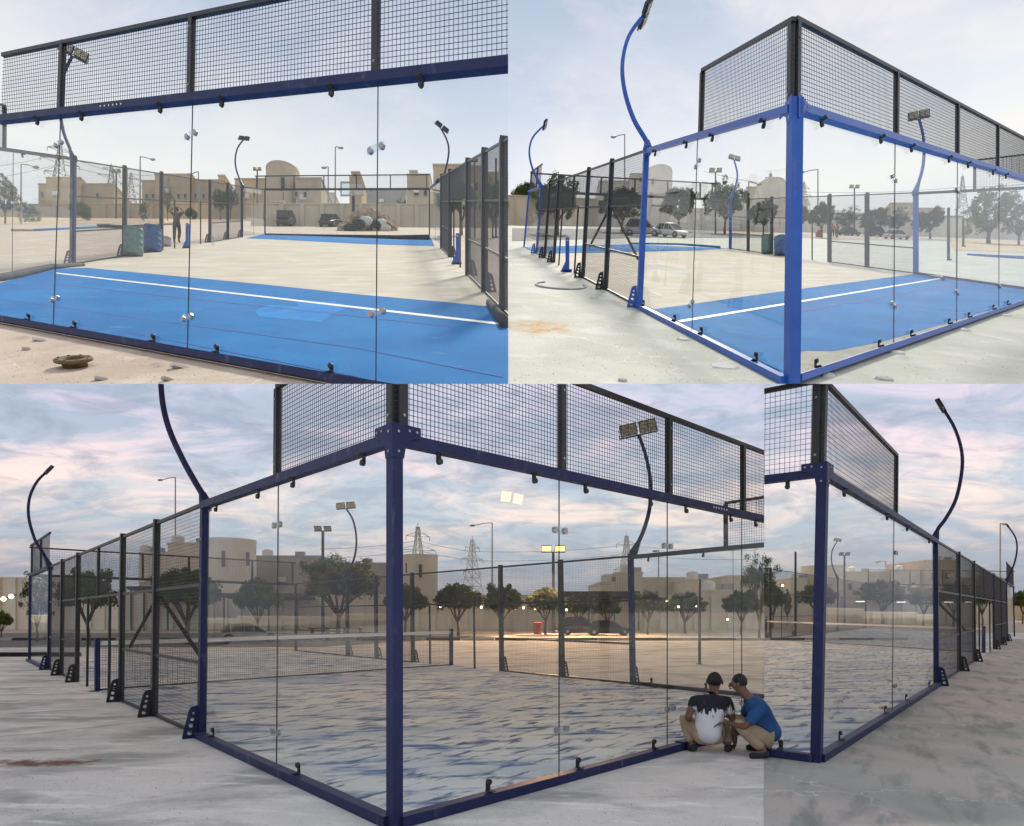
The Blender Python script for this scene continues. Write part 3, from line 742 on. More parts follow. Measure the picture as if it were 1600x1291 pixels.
def light_mast(zone, px, ytop, ybase, label, wpx=22, lit=None, yellow=False, Y=None, rpx=2.2, tilt=-.6, heads=2):
    g = G(zone, px, ybase); Y = Y or g.y; b = at(px, ybase, Y); t = at(px, ytop + 6, Y); W_ = wpx / F * Y; r = rpx / F * Y / 2
    T = thing('light_mast', b, label, 'light mast')
    mb = MB(); mb.tube([b - Vector((0, 0, .5)), b.lerp(t, .6), t], [r * 1.3, r * 1.1, r], 8); part('pole', mb, M['lamp_body'] if not yellow else M['bark'], T, zone)
    mb = MB(); mb.box(t, W_, .07, .07); part('cross_bar', mb, M['lamp_body'], T, zone)
    for i in range(heads):
        x = (-.28 + .56 * i / max(1, heads - 1)) * W_; c = t + Vector((x, -.05, W_ * .16)); a = W_ * .42 / 2; hh = W_ * .28 / 2
        u = Vector((0, -math.cos(.9), math.sin(.9))) * hh; n = Vector((0, -math.sin(.9), -math.cos(.9)))
        if tilt > 0: u = Vector((0, math.cos(.9), math.sin(.9))) * hh
        ex = Vector((a, 0, 0)); e = n * .04
        mb = MB(); mb.box8([c - ex - u - e, c + ex - u - e, c + ex + u - e, c - ex + u - e, c - ex - u + e, c + ex - u + e, c + ex + u + e, c - ex + u + e])
        h = part('floodlight', mb, M['yellow'] if yellow else M['lamp_body'], T, zone)
        if h:
            c = c + n * .048; e = n * .006; ex = ex * .88; u = u * .84
            mb = MB(); mb.box8([c - ex - u - e, c + ex - u - e, c + ex + u - e, c - ex + u - e, c - ex - u + e, c + ex - u + e, c + ex + u + e, c - ex + u + e])
            part('lens', mb, M[lit] if lit else M['led'], h, zone)
    return T
def plain_post(zone, px, ytop, ybase, label, wpx=3, mat='black_steel'):
    b = G(zone, px, ybase); t = at(px, ytop, b.y); T = thing('steel_post', b, label, 'post')
    mb = MB(); s = wpx / F * b.y; mb.post(b, t, Vector((1, 0, 0)), s, s); part('post', mb, M[mat], T, zone)
    mb = MB(); mb.box(b + Vector((0, 0, .01)), s * 2.4, s * 2.4, .02); part('base_plate', mb, M[mat], T, zone); return T
def pylon_mesh():
    mb = MB(); H = 1.0
    def wdt(z): return .13 * (1 - z) ** 1.3 + .012
    zs = [0, .14, .27, .39, .5, .6, .69, .77, .84, .9, .96]
    cor = [(-1, -1), (1, -1), (1, 1), (-1, 1)]
    for i in range(len(zs) - 1):
        a, b = zs[i], zs[i + 1]; wa, wb = wdt(a), wdt(b)
        for k in range(4):
            c0 = cor[k]; c1 = cor[(k + 1) % 4]
            mb.tube([(c0[0] * wa, c0[1] * wa, a), (c0[0] * wb, c0[1] * wb, b)], .0045, 4, False)
            mb.tube([(c0[0] * wa, c0[1] * wa, a), (c1[0] * wb, c1[1] * wb, b)], .003, 4, False)
            mb.tube([(c1[0] * wa, c1[1] * wa, a), (c0[0] * wb, c0[1] * wb, b)], .003, 4, False)
            mb.tube([(c0[0] * wb, c0[1] * wb, b), (c1[0] * wb, c1[1] * wb, b)], .003, 4, False)
    mb.tube([(0, 0, .94), (0, 0, 1)], .004, 4)
    arms = MB()
    for z, l in ((.56, .16), (.72, .2), (.86, .13)):
        for s in (-1, 1):
            wz = wdt(z)
            for y in (-1, 1):
                arms.tube([(s * wz, y * wz, z), (s * l, 0, z)], .0035, 4); arms.tube([(s * wz, y * wz, z + .045), (s * l, 0, z)], .003, 4)
            arms.tube([(s * l, 0, z), (s * l, 0, z - .045)], .004, 4)
    return mesh_of('lattice', mb, M['zinc']), mesh_of('cross_arms', arms, M['zinc'])
PYL = pylon_mesh()
def pylon(zone, px, ytop, ybase, Y, label, rz=.5):
    b = at(px, ybase, Y); H = (ybase - ytop) / F * Y; T = thing('pylon', b, label, 'pylon')
    for nm, me in zip(('lattice', 'cross_arm'), PYL):
        o = bpy.data.objects.new(nm, me); col.objects.link(o); o.parent = T; o.scale = (H, H, H); o.rotation_euler = (0, 0, rz)
    return T
def wire_run(zone, pts, label, Y, r=.06):
    mb = MB(); P = []
    for i in range(len(pts) - 1):
        a = at(*pts[i], Y); b = at(*pts[i + 1], Y)
        for k in range(8):
            t = k / 8; p = a.lerp(b, t); p.z -= 4 * t * (1 - t) * (b - a).length * .018; P.append(p)
    P.append(at(*pts[-1], Y)); mb.tube(P, r, 4)
    o = part('power_line', mb, M['wire'], None, zone); 
    if o: tag(o, label, 'power line')
def carport(zone, px0, px1, ytop, yh, ybase, posts, label, depth=5):
    g = G(zone, (px0 + px1) / 2, ybase); Y = g.y; a = at(px0, ytop, Y); b = at(px1, ytop, Y); h = yh / F * Y
    T = thing('carport', g, label, 'carport')
    mb = MB(); mb.box8([a, b, b + Vector((0, depth, -.3)), a + Vector((0, depth, -.3)), a + Vector((0, 0, h)), b + Vector((0, 0, h)), b + Vector((0, depth, h - .3)), a + Vector((0, depth, h - .3))])
    part('roof', mb, M['carport'], T, zone)
    for px in posts:
        q = at(px, ybase, Y + .2); t = at(px, ytop, Y + .2); mb = MB(); mb.post(q - Vector((0, 0, .3)), t, Vector((1, 0, 0)), .12, .12); part('post', mb, M['carport'], T, zone)
    return T
# ---- car: lofted body, glasshouse, wheels
def make_car(paint, suv=False):
    Lc, Wc = 4.5, 1.8; hb = .95 if suv else .82; hr = 1.75 if suv else 1.42
    st = [(-2.25, .45, .62, .70), (-2.15, .30, .74, .82), (-1.5, .25, hb, .88), (-.7, .22, hb + .03, .9), (.6, .22, hb + .02, .9), (1.3, .24, hb - .06, .88), (2.0, .30, hb - .18, .82), (2.25, .42, .60, .68)]
    mb = MB(); n = 10; rings = []
    for x, z0, z1, hw in st:
        prof = [(hw * .86, z0), (hw, z0 + .12), (hw * 1.0, (z0 + z1) / 2), (hw * .97, z1 - .08), (hw * .82, z1)]
        ring = [(x, y, z) for y, z in prof] + [(x, -y, z) for y, z in reversed(prof)]; rings.append(ring)
    for i in range(len(rings) - 1):
        for k in range(n):
            mb.add([rings[i][k], rings[i][(k + 1) % n], rings[i + 1][(k + 1) % n], rings[i + 1][k]], [(0, 1, 2, 3)])
    mb.add(rings[0], [tuple(range(n))]); mb.add(rings[-1], [tuple(range(n))])
    xb = -2.0 if suv else -1.75
    gh = MB(); gs = [(xb, hb - .03, hb, .78, .74), (xb + .45, hb - .03, hr - .06, .8, .62), (xb + 1.2, hb - .03, hr, .82, .64), (.25, hb - .03, hr - .04, .82, .63), (1.15, hb - .06, hb - .02, .8, .7)]
    rf = MB(); rr = []
    for x, z0, z1, w0, w1 in gs: rr.append([(x, w0, z0), (x, w1, z1), (x, -w1, z1), (x, -w0, z0)])
    for i in range(len(rr) - 1):
        for k in range(4): gh.add([rr[i][k], rr[i][(k + 1) % 4], rr[i + 1][(k + 1) % 4], rr[i + 1][k]], [(0, 1, 2, 3)])
    for i in (1, 2):
        a, b = gs[i], gs[i + 1]
        rf.box8([Vector(v) for v in [(a[0], -a[4] - .03, a[2] - .03), (b[0], -b[4] - .03, b[2] - .03), (b[0], b[4] + .03, b[2] - .03), (a[0], a[4] + .03, a[2] - .03), (a[0], -a[4], a[2] + .03), (b[0], -b[4], b[2] + .03), (b[0], b[4], b[2] + .03), (a[0], a[4], a[2] + .03)]])
    for s in (-1, 1):
        for x in (xb + .5, -.35, .3):
            rf.tube([(x, s * .83, hb - .03), (x - .02 if x < .2 else x - .02, s * .66, hr - .05)], .035, 5)
        rf.tube([(1.15, s * .8, hb - .03), (.27, s * .645, hr - .03)], .04, 5)
    wh = MB(); rim = MB()
    wh.lathe([(.18, -.1), (.32, -.11), (.34, -.06), (.34, .06), (.32, .11), (.18, .1)], n=20)
    rim.lathe([(.0, .09), (.17, .085), (.205, .1), (.205, -.1), (0, -.09)], n=12)
    for mbx in (wh, rim): mbx.v = [Vector((v.x, v.z, v.y)) for v in mbx.v]
    return dict(body=mesh_of('body', mb, M[paint], True), glass=mesh_of('windows', gh, M['car_glass']), roof=mesh_of('roof', rf, M[paint]),
                wheel=mesh_of('tyre', wh, M['tyre'], True), rim=mesh_of('rim', rim, M['chrome'], True))
hl = MB(); hl.ell((0, 0, 0), .06, .16, .08, 8, 6); HL = mesh_of('headlight', hl, M['acrylic'])
TL = mesh_of('tail_light', hl, M['red_paint'])
CARS = {}
def car(zone, px, ybase, wpx, rz, label, paint, suv=False):
    key = (paint, suv)
    if key not in CARS: CARS[key] = make_car(paint, suv)
    c = CARS[key]; g = G(zone, px, ybase); k = wpx / F * g.y / 4.5
    k = min(max(k, .75), 1.25)
    T = thing('parked_car', g, label, 'car'); T.scale = (k, k, k)
    up = Vector((-(RL if g.x < 0 else RR), -SLOPE, 1)).normalized() if zone < 3 else Vector((0, 0, 1))
    T.rotation_euler = (Vector((0, 0, 1)).rotation_difference(up).to_matrix() @ Matrix.Rotation(rz, 3, 'Z')).to_euler()
    def ch(nm, me, loc=(0, 0, 0), par=None):
        o = bpy.data.objects.new(nm, me); col.objects.link(o); o.parent = par or T; o.location = loc; return o
    ch('body', c['body']); ch('windows', c['glass']); ch('roof', c['roof'])
    for x in (-1.4, 1.42):
        for y in (-.8, .8):
            wl = ch('wheel', c['wheel'], (x, y, .34)); ch('rim', c['rim'], (0, 0, 0), wl)
    for y in (-.62, .62): ch('headlight', HL, (2.15, y, .62)); ch('tail_light', TL, (-2.2, y, .68))
    return T
def wall_lamp(zone, px, py, Y, label, r=.09):
    p = at(px, py, Y); T = thing('wall_lamp', p, label, 'lamp', 'small lamps along the boundary wall')
    mb = MB(); mb.ell(p, r, r, r, 10, 6); part('bulb', mb, M['lit_white'], T, zone, True)
    mb = MB(); mb.box(p + Vector((0, r * 1.2, r * .6)), r * 1.4, r * 2, r * .5); part('bracket', mb, M['lamp_body'], T, zone)

# ---- people
def skin_obj(name, verts, edges, radii, mat, parent, sub=2, root=0):
    me = bpy.data.meshes.new(name); me.from_pydata(verts, edges, []); me.materials.append(mat)
    o = bpy.data.objects.new(name, me); col.objects.link(o); o.parent = parent
    m = o.modifiers.new('skin', 'SKIN'); m.use_smooth_shade = True
    if not me.skin_vertices: me.skin_vertices.new()
    for i, r in enumerate(radii):
        sv = me.skin_vertices[0].data[i]; sv.radius = (r, r) if not hasattr(r, '__len__') else r; sv.use_root = (i == root)
    s = o.modifiers.new('sub', 'SUBSURF'); s.levels = sub; s.render_levels = sub
    return o
def chainset():
    return dict(v=[], e=[], r=[])
def add_chain(cs, pts, rs, start=None):
    prev = start
    ids = []
    for p, r in zip(pts, rs):
        cs['v'].append(tuple(p)); cs['r'].append(r); i = len(cs['v']) - 1
        if prev is not None: cs['e'].append((prev, i))
        prev = i; ids.append(i)
    return ids
def hand(par, wrist, dirv, side, up, mat):
    """palm and five curled fingers as skinned chains joined to one mesh"""
    d = Vector(dirv).normalized(); u = Vector(up); u = (u - d * u.dot(d)).normalized(); s = d.cross(u) * side
    cs = chainset(); W0 = Vector(wrist)
    a = add_chain(cs, [W0, W0 + d * .04, W0 + d * .085], [(.026, .02), (.036, .017), (.038, .015)])
    o = skin_obj('hand', cs['v'], cs['e'], cs['r'], mat, par, 1)
    for i, (ln, off) in enumerate(((.068, -.028), (.078, -.01), (.074, .009), (.058, .027))):
        c = chainset(); b = W0 + d * .075 + s * off
        add_chain(c, [b, b + d * ln * .45, b + d * ln * .8 - u * .008, b + d * ln - u * .022], [.0095, .009, .0085, .007])
        skin_obj('finger', c['v'], c['e'], c['r'], mat, o, 1)
    c = chainset(); b = W0 + d * .03 - s * .026
    add_chain(c, [b, b + d * .03 - s * .022, b + d * .055 - s * .028 - u * .008], [.012, .0105, .009]); skin_obj('thumb', c['v'], c['e'], c['r'], mat, o, 1)
    return o
def person(P, rz, J, label, shirt, trousers, shoe='dark_cloth', sleeve=.55, group=None, hs=1.0):
    T = thing('person', P, label, 'person', group); T.rotation_euler = (0, 0, rz)
    V = {k: Vector(v) for k, v in J.items()}
    cs = chainset(); sk = M['person_skin']
    tor = add_chain(cs, [V['pelvis'], V['pelvis'].lerp(V['chest'], .5), V['chest'], V['neck'], V['neck'].lerp(V['head'], .45), V['head'], V['head'] + (V['head'] - V['neck']).normalized() * .075],
                    [(.13, .10), (.125, .095), (.14, .10), .062, .06, .09, .062])
    for s in 'lr':
        add_chain(cs, [V['hip_' + s], V['knee_' + s], V['knee_' + s].lerp(V['ankle_' + s], .35), V['ankle_' + s], V['toe_' + s]], [.088, .062, .058, .04, .034], tor[0])
        add_chain(cs, [V['sho_' + s], V['elb_' + s], V['elb_' + s].lerp(V['wri_' + s], .35), V['wri_' + s]], [.058, .042, .038, .026], tor[2])
    skin_obj('body', cs['v'], cs['e'], cs['r'], sk, T)
    # face and ears
    hd = V['head']; f = Vector(J.get('face', (0, 1, 0))).normalized(); sd = f.cross(Vector((0, 0, 1))).normalized()
    mb = MB(); mb.ell(hd + f * .088 + Vector((0, 0, -.005)), .012, .018, .02, 8, 6); part_local('nose', mb, sk, T)
    for s in (-1, 1):
        mb = MB(); mb.ell(hd + sd * s * .088 + Vector((0, 0, -.005)), .014, .02, .03, 8, 6); part_local('ear', mb, sk, T)
        mb = MB(); mb.ell(hd + sd * s * .032 + f * .082 + Vector((0, 0, .02)), .012, .012, .009, 8, 6); part_local('eye', mb, M['hair'], T)
    mb = MB(); mb.ell(hd + f * .078 - Vector((0, 0, .04)), .024, .018, .007, 8, 6); part_local('mouth', mb, M['brown_cloth'], T)
    # hair cap
    hc = hd - f * .026 + Vector((0, 0, .014)); mb = MB(); mb.ell(hc, .089, .088, .100, 30, 20); rh = random.Random(5)
    mb.v = [hc + (v - hc) * (rh.uniform(.93, 1.05) if (v - hc).z > -.03 else rh.uniform(.80, .97)) for v in mb.v]; part_local('hair', mb, M['hair'], T)
    # shirt
    c = chainset()
    t2 = add_chain(c, [V['pelvis'] - (V['chest'] - V['pelvis']) * .32, V['pelvis'].lerp(V['chest'], .5), V['chest'], V['chest'].lerp(V['neck'], .75)], [(.175, .155), (.165, .135), (.17, .125), (.085, .075)])
    for s in 'lr':
        add_chain(c, [V['sho_' + s], V['sho_' + s].lerp(V['elb_' + s], sleeve)], [.082, .068], t2[2])
    skin_obj('shirt', c['v'], c['e'], c['r'], M[shirt], T)
    c = chainset(); t3 = add_chain(c, [V['pelvis'], V['pelvis'].lerp(V['chest'], .35)], [(.155, .135), (.15, .125)])
    for s in 'lr':
        add_chain(c, [V['hip_' + s], V['hip_' + s].lerp(V['knee_' + s], .5), V['knee_' + s], V['knee_' + s].lerp(V['ankle_' + s], .5), V['knee_' + s].lerp(V['ankle_' + s], .93)], [.108, .095, .08, .074, .062], t3[0])
    skin_obj('trousers', c['v'], c['e'], c['r'], M[trousers], T)
    for s in 'lr':
        a, t = V['ankle_' + s], V['toe_' + s]; c = chainset(); h = a + (a - t) * .35; h.z = t.z
        add_chain(c, [h, Vector((a.x, a.y, t.z + .02)), t + (t - a) * .3], [.045, .052, .04]); skin_obj('shoe', c['v'], c['e'], c['r'], M[shoe], T, 1)
        w = V['wri_' + s]; e = V['elb_' + s]; dv = V.get('hand_' + s, w - e); hand(T, w, dv, 1 if s == 'r' else -1, f if abs(dv.normalized().z) > .5 else (0, 0, 1), sk)
    return T
def part_local(name, mb, mat, T):
    me = mesh_of(name, mb, mat, True); o = bpy.data.objects.new(name, me); col.objects.link(o); o.parent = T; return o
STAND = dict(pelvis=(0, 0, .95), chest=(0, .01, 1.3), neck=(0, 0, 1.47), head=(0, .02, 1.63), hip_l=(-.1, 0, .9), hip_r=(.1, 0, .9), knee_l=(-.11, .02, .5), knee_r=(.12, .06, .5),
             ankle_l=(-.12, 0, .09), ankle_r=(.13, -.02, .09), toe_l=(-.13, .14, .04), toe_r=(.15, .12, .04), sho_l=(-.19, 0, 1.4), sho_r=(.19, 0, 1.4),
             elb_l=(-.25, -.02, 1.13), elb_r=(.25, -.02, 1.13), wri_l=(-.24, .1, .9), wri_r=(.24, .1, .9), face=(0, 1, 0))

# =================================================================== COURT 1 (upper left)
Z = 1
W1 = Wall(1, (-14, 501.5, 0, 184.5), (800, 652, 800, 94.5))
sheet('court_floor', 1, [(-205, 466), (113, 414.5), (414, 365), (672, 368), (690, 388), (786, 489), (830, 535), (830, 658), (-14, 501)], .004, M['court_floor'])
sheet('turf', 1, [(-205, 466), (0, 443), (82, 421), (133, 419), (262, 431), (400, 444), (560, 461), (690, 472.5), (765, 480), (790, 512), (830, 560), (830, 658), (-14, 501)], .012, M['turf'])
sheet('turf', 1, [(414, 365.5), (672, 369.5), (679, 385), (575, 382), (470, 376.5), (385, 372.5)], .012, M['turf'])
def painted_line(zone, p0, p1, wpx0, wpx1, lift=.018):
    sheet('painted_line', zone, [p0, p1, (p1[0], p1[1] + wpx1), (p0[0], p0[1] + wpx0)], lift, M['white_line'])
M['turf_patch'] = surf('worn_blue_turf', (.012, .20, .56), (.02, .26, .64), 1.4, .9, .9, 160, spec=.15, layers=(((.05, .33, .66), 3, .5, .7, .5, (1, 1, 1), 0),))
sheet('turf_patch', 1, [(398, 486), (420, 478), (468, 480), (462, 474), (520, 472), (548, 480), (520, 492), (500, 505), (440, 500), (404, 496)], .0145, M['turf_patch'])
for q in (((0, 468), (560, 545), (786, 590), (786, 592), (560, 546.5), (0, 469)), ((200, 520), (560, 590), (560, 591.5), (200, 521))): sheet('turf_seam_and_shadow', 1, q, .0155, M['turf_seam_and_shadow'])
for q in (((1060, 509), (1431, 455), (1600, 440), (1600, 441), (1431, 456.5), (1060, 511)), ((1150, 552), (1500, 478), (1500, 479.5), (1150, 554))): pass
painted_line(1, (88, 427), (785, 506.5), 1.8, 3.4)
sheet('turf_seam_and_shadow', 1, [(82, 444), (700, 510), (700, 512), (82, 445.2)], .016, M['turf_seam_and_shadow'])
glass_wall(1, W1, [93 - 4, 297, 589], 'glass end wall with blue beam across the bright upper left court', t0=0, t1=1, steel='navy_steel', top_cl=(62, 131, 254, 350, 521, 661), bot_cl=(48, 120, 243, 342, 520),
           patches=((300, 2.55), (293.5, .45), (589, 2.3), (590, .75), (93, 2.55), (86.5, .45)), mesh=(0, 1, [96, 298.5, 587.5], 3.95), cell=.052, dots=(165, 171.5, 178, 184.5, 190.5, 197))
L1 = Wall(1, (-60, 442.5, -58, 221.5), (378.5, 371, 378.5, 291))
out1 = L1.n if L1.n.x < 0 else -L1.n
mesh_fence(1, L1, [(113.5, 'navy_steel'), (194.5, 'black_steel'), (252, 'black_steel'), (328, 'black_steel'), (356, 'black_steel'), (378, 'navy_steel')],
           'dark mesh side fence with doorway, left side of the upper left court', L1.t(113.5), 1, out1, doors=(273, 313.5), short=(298,), doorspan=(252, 328), pw=.12)
gl1 = Wall(1, (-60, 442.5, -58, 221.5), (113.5, 414.5, 115, 246))
glass_wall(1, gl1, [20], 'glass side pane left of the first dark fence post', steel='black_steel', rail=True, patches=((8, 2.2),), mesh=(0, gl1.t(8, 3.4), [7], 4.0), top_cl=(33, 90))
F1 = Wall(1, (414, 365, 414, 295.5), (671, 368, 671, 294.5))
glass_wall(1, F1, [457, 506, 555, 608], 'far glass end wall with mesh above at the back of the upper left court', steel='black_steel', mesh=(-.06, 1, [401, 415, 459.5, 506, 557, 610, 667], 3.9), rail=False, cell=.08, sideposts=(0, 1), top_cl=(440, 480, 530, 580, 640))
gfl = Wall(1, (378, 371, 378, 291), (414, 365, 414, 295.5)); glass_wall(1, gfl, [396], 'narrow far glass return at the left corner of the upper left court', steel='black_steel', rail=False)
R1 = Wall(1, (689, 388, 689, 275.5), (800, 500, 800, 212))
R1.n = Vector((-R1.n.x, -R1.n.y, 0)) if R1.n.x > 0 else R1.n
mesh_fence(1, R1, [(690, 'black_steel'), (703, 'black_steel'), (731, 'black_steel'), (757, 'black_steel'), (786.5, 'black_steel')],
           'steep dark mesh side fence along the right of the upper left court', 0, 1, -R1.n, doors=(709, 719), doorspan=(703, 731), pw=.14)
gfr = Wall(1, (671, 368, 671, 294.5), (689, 388, 689, 278)); glass_wall(1, gfr, [680], 'narrow far glass return at the right corner of the upper left court', steel='black_steel', rail=False)
def floodpole(zone, basepx, ybase, n, d, pix, label, steel, **k):
    return floodlight_pole(zone, G(zone, basepx, ybase), n, d, pix, label, steel, **k)
floodpole(1, 113.5, 415, L1.n, L1.d, [(115, 246), (108, 229), (99, 205), (94, 172), (96, 132), (103, 108), (113, 88)], 'curved floodlight pole rising from the left fence, its lamps seen through the upper mesh', 'navy_steel', r=.05, head=.36, bar=(1, .3, -.38))
floodpole(1, 378, 371, L1.n, L1.d, [(379, 291), (370, 268), (367.5, 250), (371, 232), (380, 219)], 'small curved floodlight pole at the far left corner of the upper left court', 'navy_steel', head=.33, r=.05, bar=(1, -.2, -.25))
floodpole(1, 688, 386, R1.n, R1.d, [(684, 283), (694, 272), (701, 241), (699, 221), (689, 201)], 'small curved floodlight pole bending over the far right corner of the upper left court', 'navy_steel', r=.05, head=.33, bar=(.8, .3, -.45))
np_ = G(1, 715, 413)
def net_post_only(zone, px, ybase, ytop, label, steel='blue_steel'):
    b = G(zone, px, ybase); h = (ybase - ytop) * b.y / F; T = thing('net_post', b, label, 'net post'); mb = MB(); s = .11
    mb.box(b + Vector((0, 0, h / 2)), s, s, h); part('upright', mb, M[steel], T, zone)
    mb = MB(); mb.box(b + Vector((0, 0, .008)), .26, .26, .016); part('base_plate', mb, M[steel], T, zone)
    mb = MB(); mb.add([b + Vector((-.05, -.06, 0)), b + Vector((-.2, -.06, 0)), b + Vector((-.05, -.06, .3)), b + Vector((-.05, .06, 0)), b + Vector((-.2, .06, 0)), b + Vector((-.05, .06, .3))],
                      [(0, 1, 2), (5, 4, 3), (0, 3, 4, 1), (1, 4, 5, 2), (2, 5, 3, 0)]); part('gusset', mb, M[steel], T, zone)
    mb = MB(); mb.disc(b + Vector((0, -s / 2 - .01, h * .9)), (0, 1, 0), .03, .03); part('crank', mb, M['chrome'], T, zone)
net_post_only(1, 715, 413, 366, 'blue net post beside the steep right fence')
net_post_only(1, 293, 388, 350, 'blue net post behind the doorway of the left fence')
# black turf fold along the near left edge and at the far end
def roll(name, zone, pts, rpx, mat, label, cat='turf roll', lift=.5):
    P = []; rs = []
    for (px, py), r in zip(pts, rpx):
        g = G(zone, px, py); rr = r / F * g.y; P.append(g + Vector((0, 0, rr * .9))); rs.append(rr)
    mb = MB(); mb.tube(P, rs, 10); o = part(name, mb, M[mat], None, zone, True)
    if o: tag(o, label, cat)
roll('turf_fold', 1, [(-60, 448), (0, 440), (30, 434), (82, 421), (131, 416)], [7, 6, 6, 4.5, 2.5], 'turf_back', 'black folded turf edge lying near the left glass joint')
roll('turf_fold', 1, [(414, 367), (480, 369), (560, 371.5), (620, 374), (671, 375)], [1.2, 1.5, 2.3, 3.2, 4.2], 'turf_back', 'curled black turf edge along the far glass wall')
roll('turf_roll', 1, [(764, 477), (775, 493), (790, 514)], [5, 7, 9], 'turf_back', 'dark turf roll at the right foot of the steep fence')
roll('turf_fold', 1, [(17, 361.5), (53, 361.5)], [1.8, 1.8], 'bare_strip', 'tan end of the long turf strip on the neighbouring court')
roll('turf_fold', 1, [(53, 361.5), (100, 359), (152, 356.5)], [1.8, 1.7, 1.6], 'turf', 'long blue turf strip on the neighbouring court')
roll('turf_fold', 1, [(152, 356), (170, 356), (193, 357), (230, 354), (272, 351)], [2.6, 3, 2.4, 1.6, 1.3], 'turf_back', 'dark rolled end of the strip behind the left fence')
# drums, bucket, bottle
def drum(zone, px, ybase, ytop, wpx, mat, label):
    b = G(zone, px, ybase); H = (ybase - ytop) / F * b.y; r = wpx / 2 / F * b.y
    T = thing('drum', b, label, 'barrel')
    mb = MB(); pr = [(0, 0), (r * .96, 0), (r, .02 * H)]
    for k in range(1, 4): z = H * k / 4; pr += [(r, z - .03 * H), (r * 1.05, z), (r, z + .03 * H)]
    pr += [(r, H * .98), (r * 1.03, H), (r * .95, H), (r * .93, H * .95), (0, H * .95)]
    mb.lathe(pr, b, 24); part('shell', mb, M[mat], T, zone, True)
    mb = MB(); mb.lathe([(r * 1.0, H - .02), (r * 1.06, H - .02), (r * 1.06, H + .015), (r * 1.0, H + .015)], b, 24); part('rim', mb, M[mat], T, zone)
drum(1, 208.5, 401, 361, 27, 'green_barrel', 'dented green drum behind the left fence')
drum(1, 238, 394, 358, 26, 'blue_barrel', 'blue drum next to the green one')
drum(1, 260.5, 385, 373, 13, 'zinc', 'grey bucket between the blue drum and the walking person')
def bottle(zone, px, ybase, ytop, label):
    b = G(zone, px, ybase); H = (ybase - ytop) / F * b.y; r = H * .16; T = thing('bottle', b, label, 'bottle')
    mb = MB(); mb.lathe([(0, 0), (r, 0), (r, H * .62), (r * .4, H * .82), (r * .4, H * .9)], b, 14); part('bottle_body', mb, M['acrylic'], T, zone, True)
    mb = MB(); mb.lathe([(r * .45, H * .9), (r * .45, H), (0, H)], b, 12); part('cap', mb, M['blue_barrel'], T, zone)
bottle(1, 332.5, 383.5, 371, 'clear water bottle at the foot of the left fence')
J = dict(STAND); J.update(elb_l=(-.36, .05, 1.55), elb_r=(.36, .05, 1.55), wri_l=(-.15, .02, 1.74), wri_r=(.15, .02, 1.74), sho_l=(-.19, 0, 1.44), sho_r=(.19, 0, 1.44), hand_l=(.12, 0, .05), hand_r=(-.12, 0, .05), ankle_r=(.14, -.12, .11), toe_r=(.15, .02, .04))
pg = G(1, 276, 379); pp = person(pg, .1, J, 'person in brown shirt and dark trousers walking away with both hands raised to the head', 'brown_cloth', 'dark_cloth', sleeve=.5)
pp.scale = (.96,) * 3
# flange lying on the ground
fb = G(1, 118, 573); T = thing('pipe_flange', fb, 'rusty round pipe flange lying on the pink concrete', 'flange')
q = .72
mb = MB(); mb.lathe([(.13 * q, 0), (.17 * q, .0), (.17 * q, .05), (.25 * q, .055), (.26 * q, .06), (.26 * q, .085), (.25 * q, .09), (.165 * q, .09), (.15 * q, .085), (.13 * q, .05), (.13 * q, 0)], (0, 0, 0), 36)
nrm = Vector((-(RL), -SLOPE, 1)).normalized(); qt = Vector((0, 0, 1)).rotation_difference(nrm)
mb.v = [fb + qt @ v for v in mb.v]; part('ring', mb, M['brass'], T, 1, True)
for k in range(8):
    a = k * math.pi / 4; mb = MB(); mb.disc(fb + qt @ Vector((.212 * q * math.cos(a), .212 * q * math.sin(a), .092)), nrm, .018 * q, .012, 8); part('bolt', mb, M['bark'], T, 1)
for i, (px, py, s) in enumerate(((41, 547, .05), (62, 533, .09), (158, 594, .07), (281, 575, .11), (262, 595, .07))):
    mb = MB(); c = G(1, px, py); mb.box(c + Vector((0, 0, .01)), s * 1.6, s * .8, .03, .3 * i)
    tag(part('mortar_dab', mb, M['bag_white' if i in (1, 3) else 'kerb'], None, 1), ['small flat chip on the pink concrete by the flange', 'pale mortar dab below the blue rail at the left clamp', 'thin chip between the flange and the rail', 'pale mortar dab under the rail near the second joint', 'flat chip at the front edge of the pink concrete'][i], 'debris')

# background of court 1
sheet('dirt_strip', 1, [(-200, 353), (-200, 336), (420, 336), (420, 343), (240, 349)], .02, M['sand'], clip=True)
long_wall(1, 'long tan boundary wall behind the upper left court, left part', -60, 321, 339, 392, 319, 343, 'tan_wall', piers=12)
long_wall(1, 'long tan boundary wall behind the upper left court, right part', 392, 320, 353, 800, 321, 356, 'tan_wall_b', piers=14)
building(1, 'tan two-storey villa behind the left fence posts', 336, [(72, 126, 279, 0), (60, 73, 289, 1), (126, 178, 289, .6)], 'tan_wall', wins=[(64, 69, 300, 309), (84, 88, 298, 308), (108, 112, 303, 311), (150, 155, 302, 311)])
building(1, 'tan villa with arched-looking windows left of the tall joint', 340, [(242, 300, 274, 0), (222, 243, 284, .8), (300, 351, 283, .5), (341, 351, 275.5, 2.5, 3)], 'tan_wall',
         wins=[(227, 232, 303, 311), (237, 242, 303, 311), (277, 282, 303, 311), (287, 292, 303, 311), (303, 308, 303, 311), (262, 264, 279, 290), (316, 321, 303, 311)])
building(1, 'plain tan block beside the twin floodlight mast', 342, [(367, 416, 281, 2)], 'tan_wall', wins=[(378, 383, 300, 309), (396, 400, 300, 309)])
round_tank(1, 'curved tan stair tower behind the far glass wall', 417, 467, 267.5, 344, 'tan_wall_b', slits=((427, 278, 294), (442, 278, 294)))
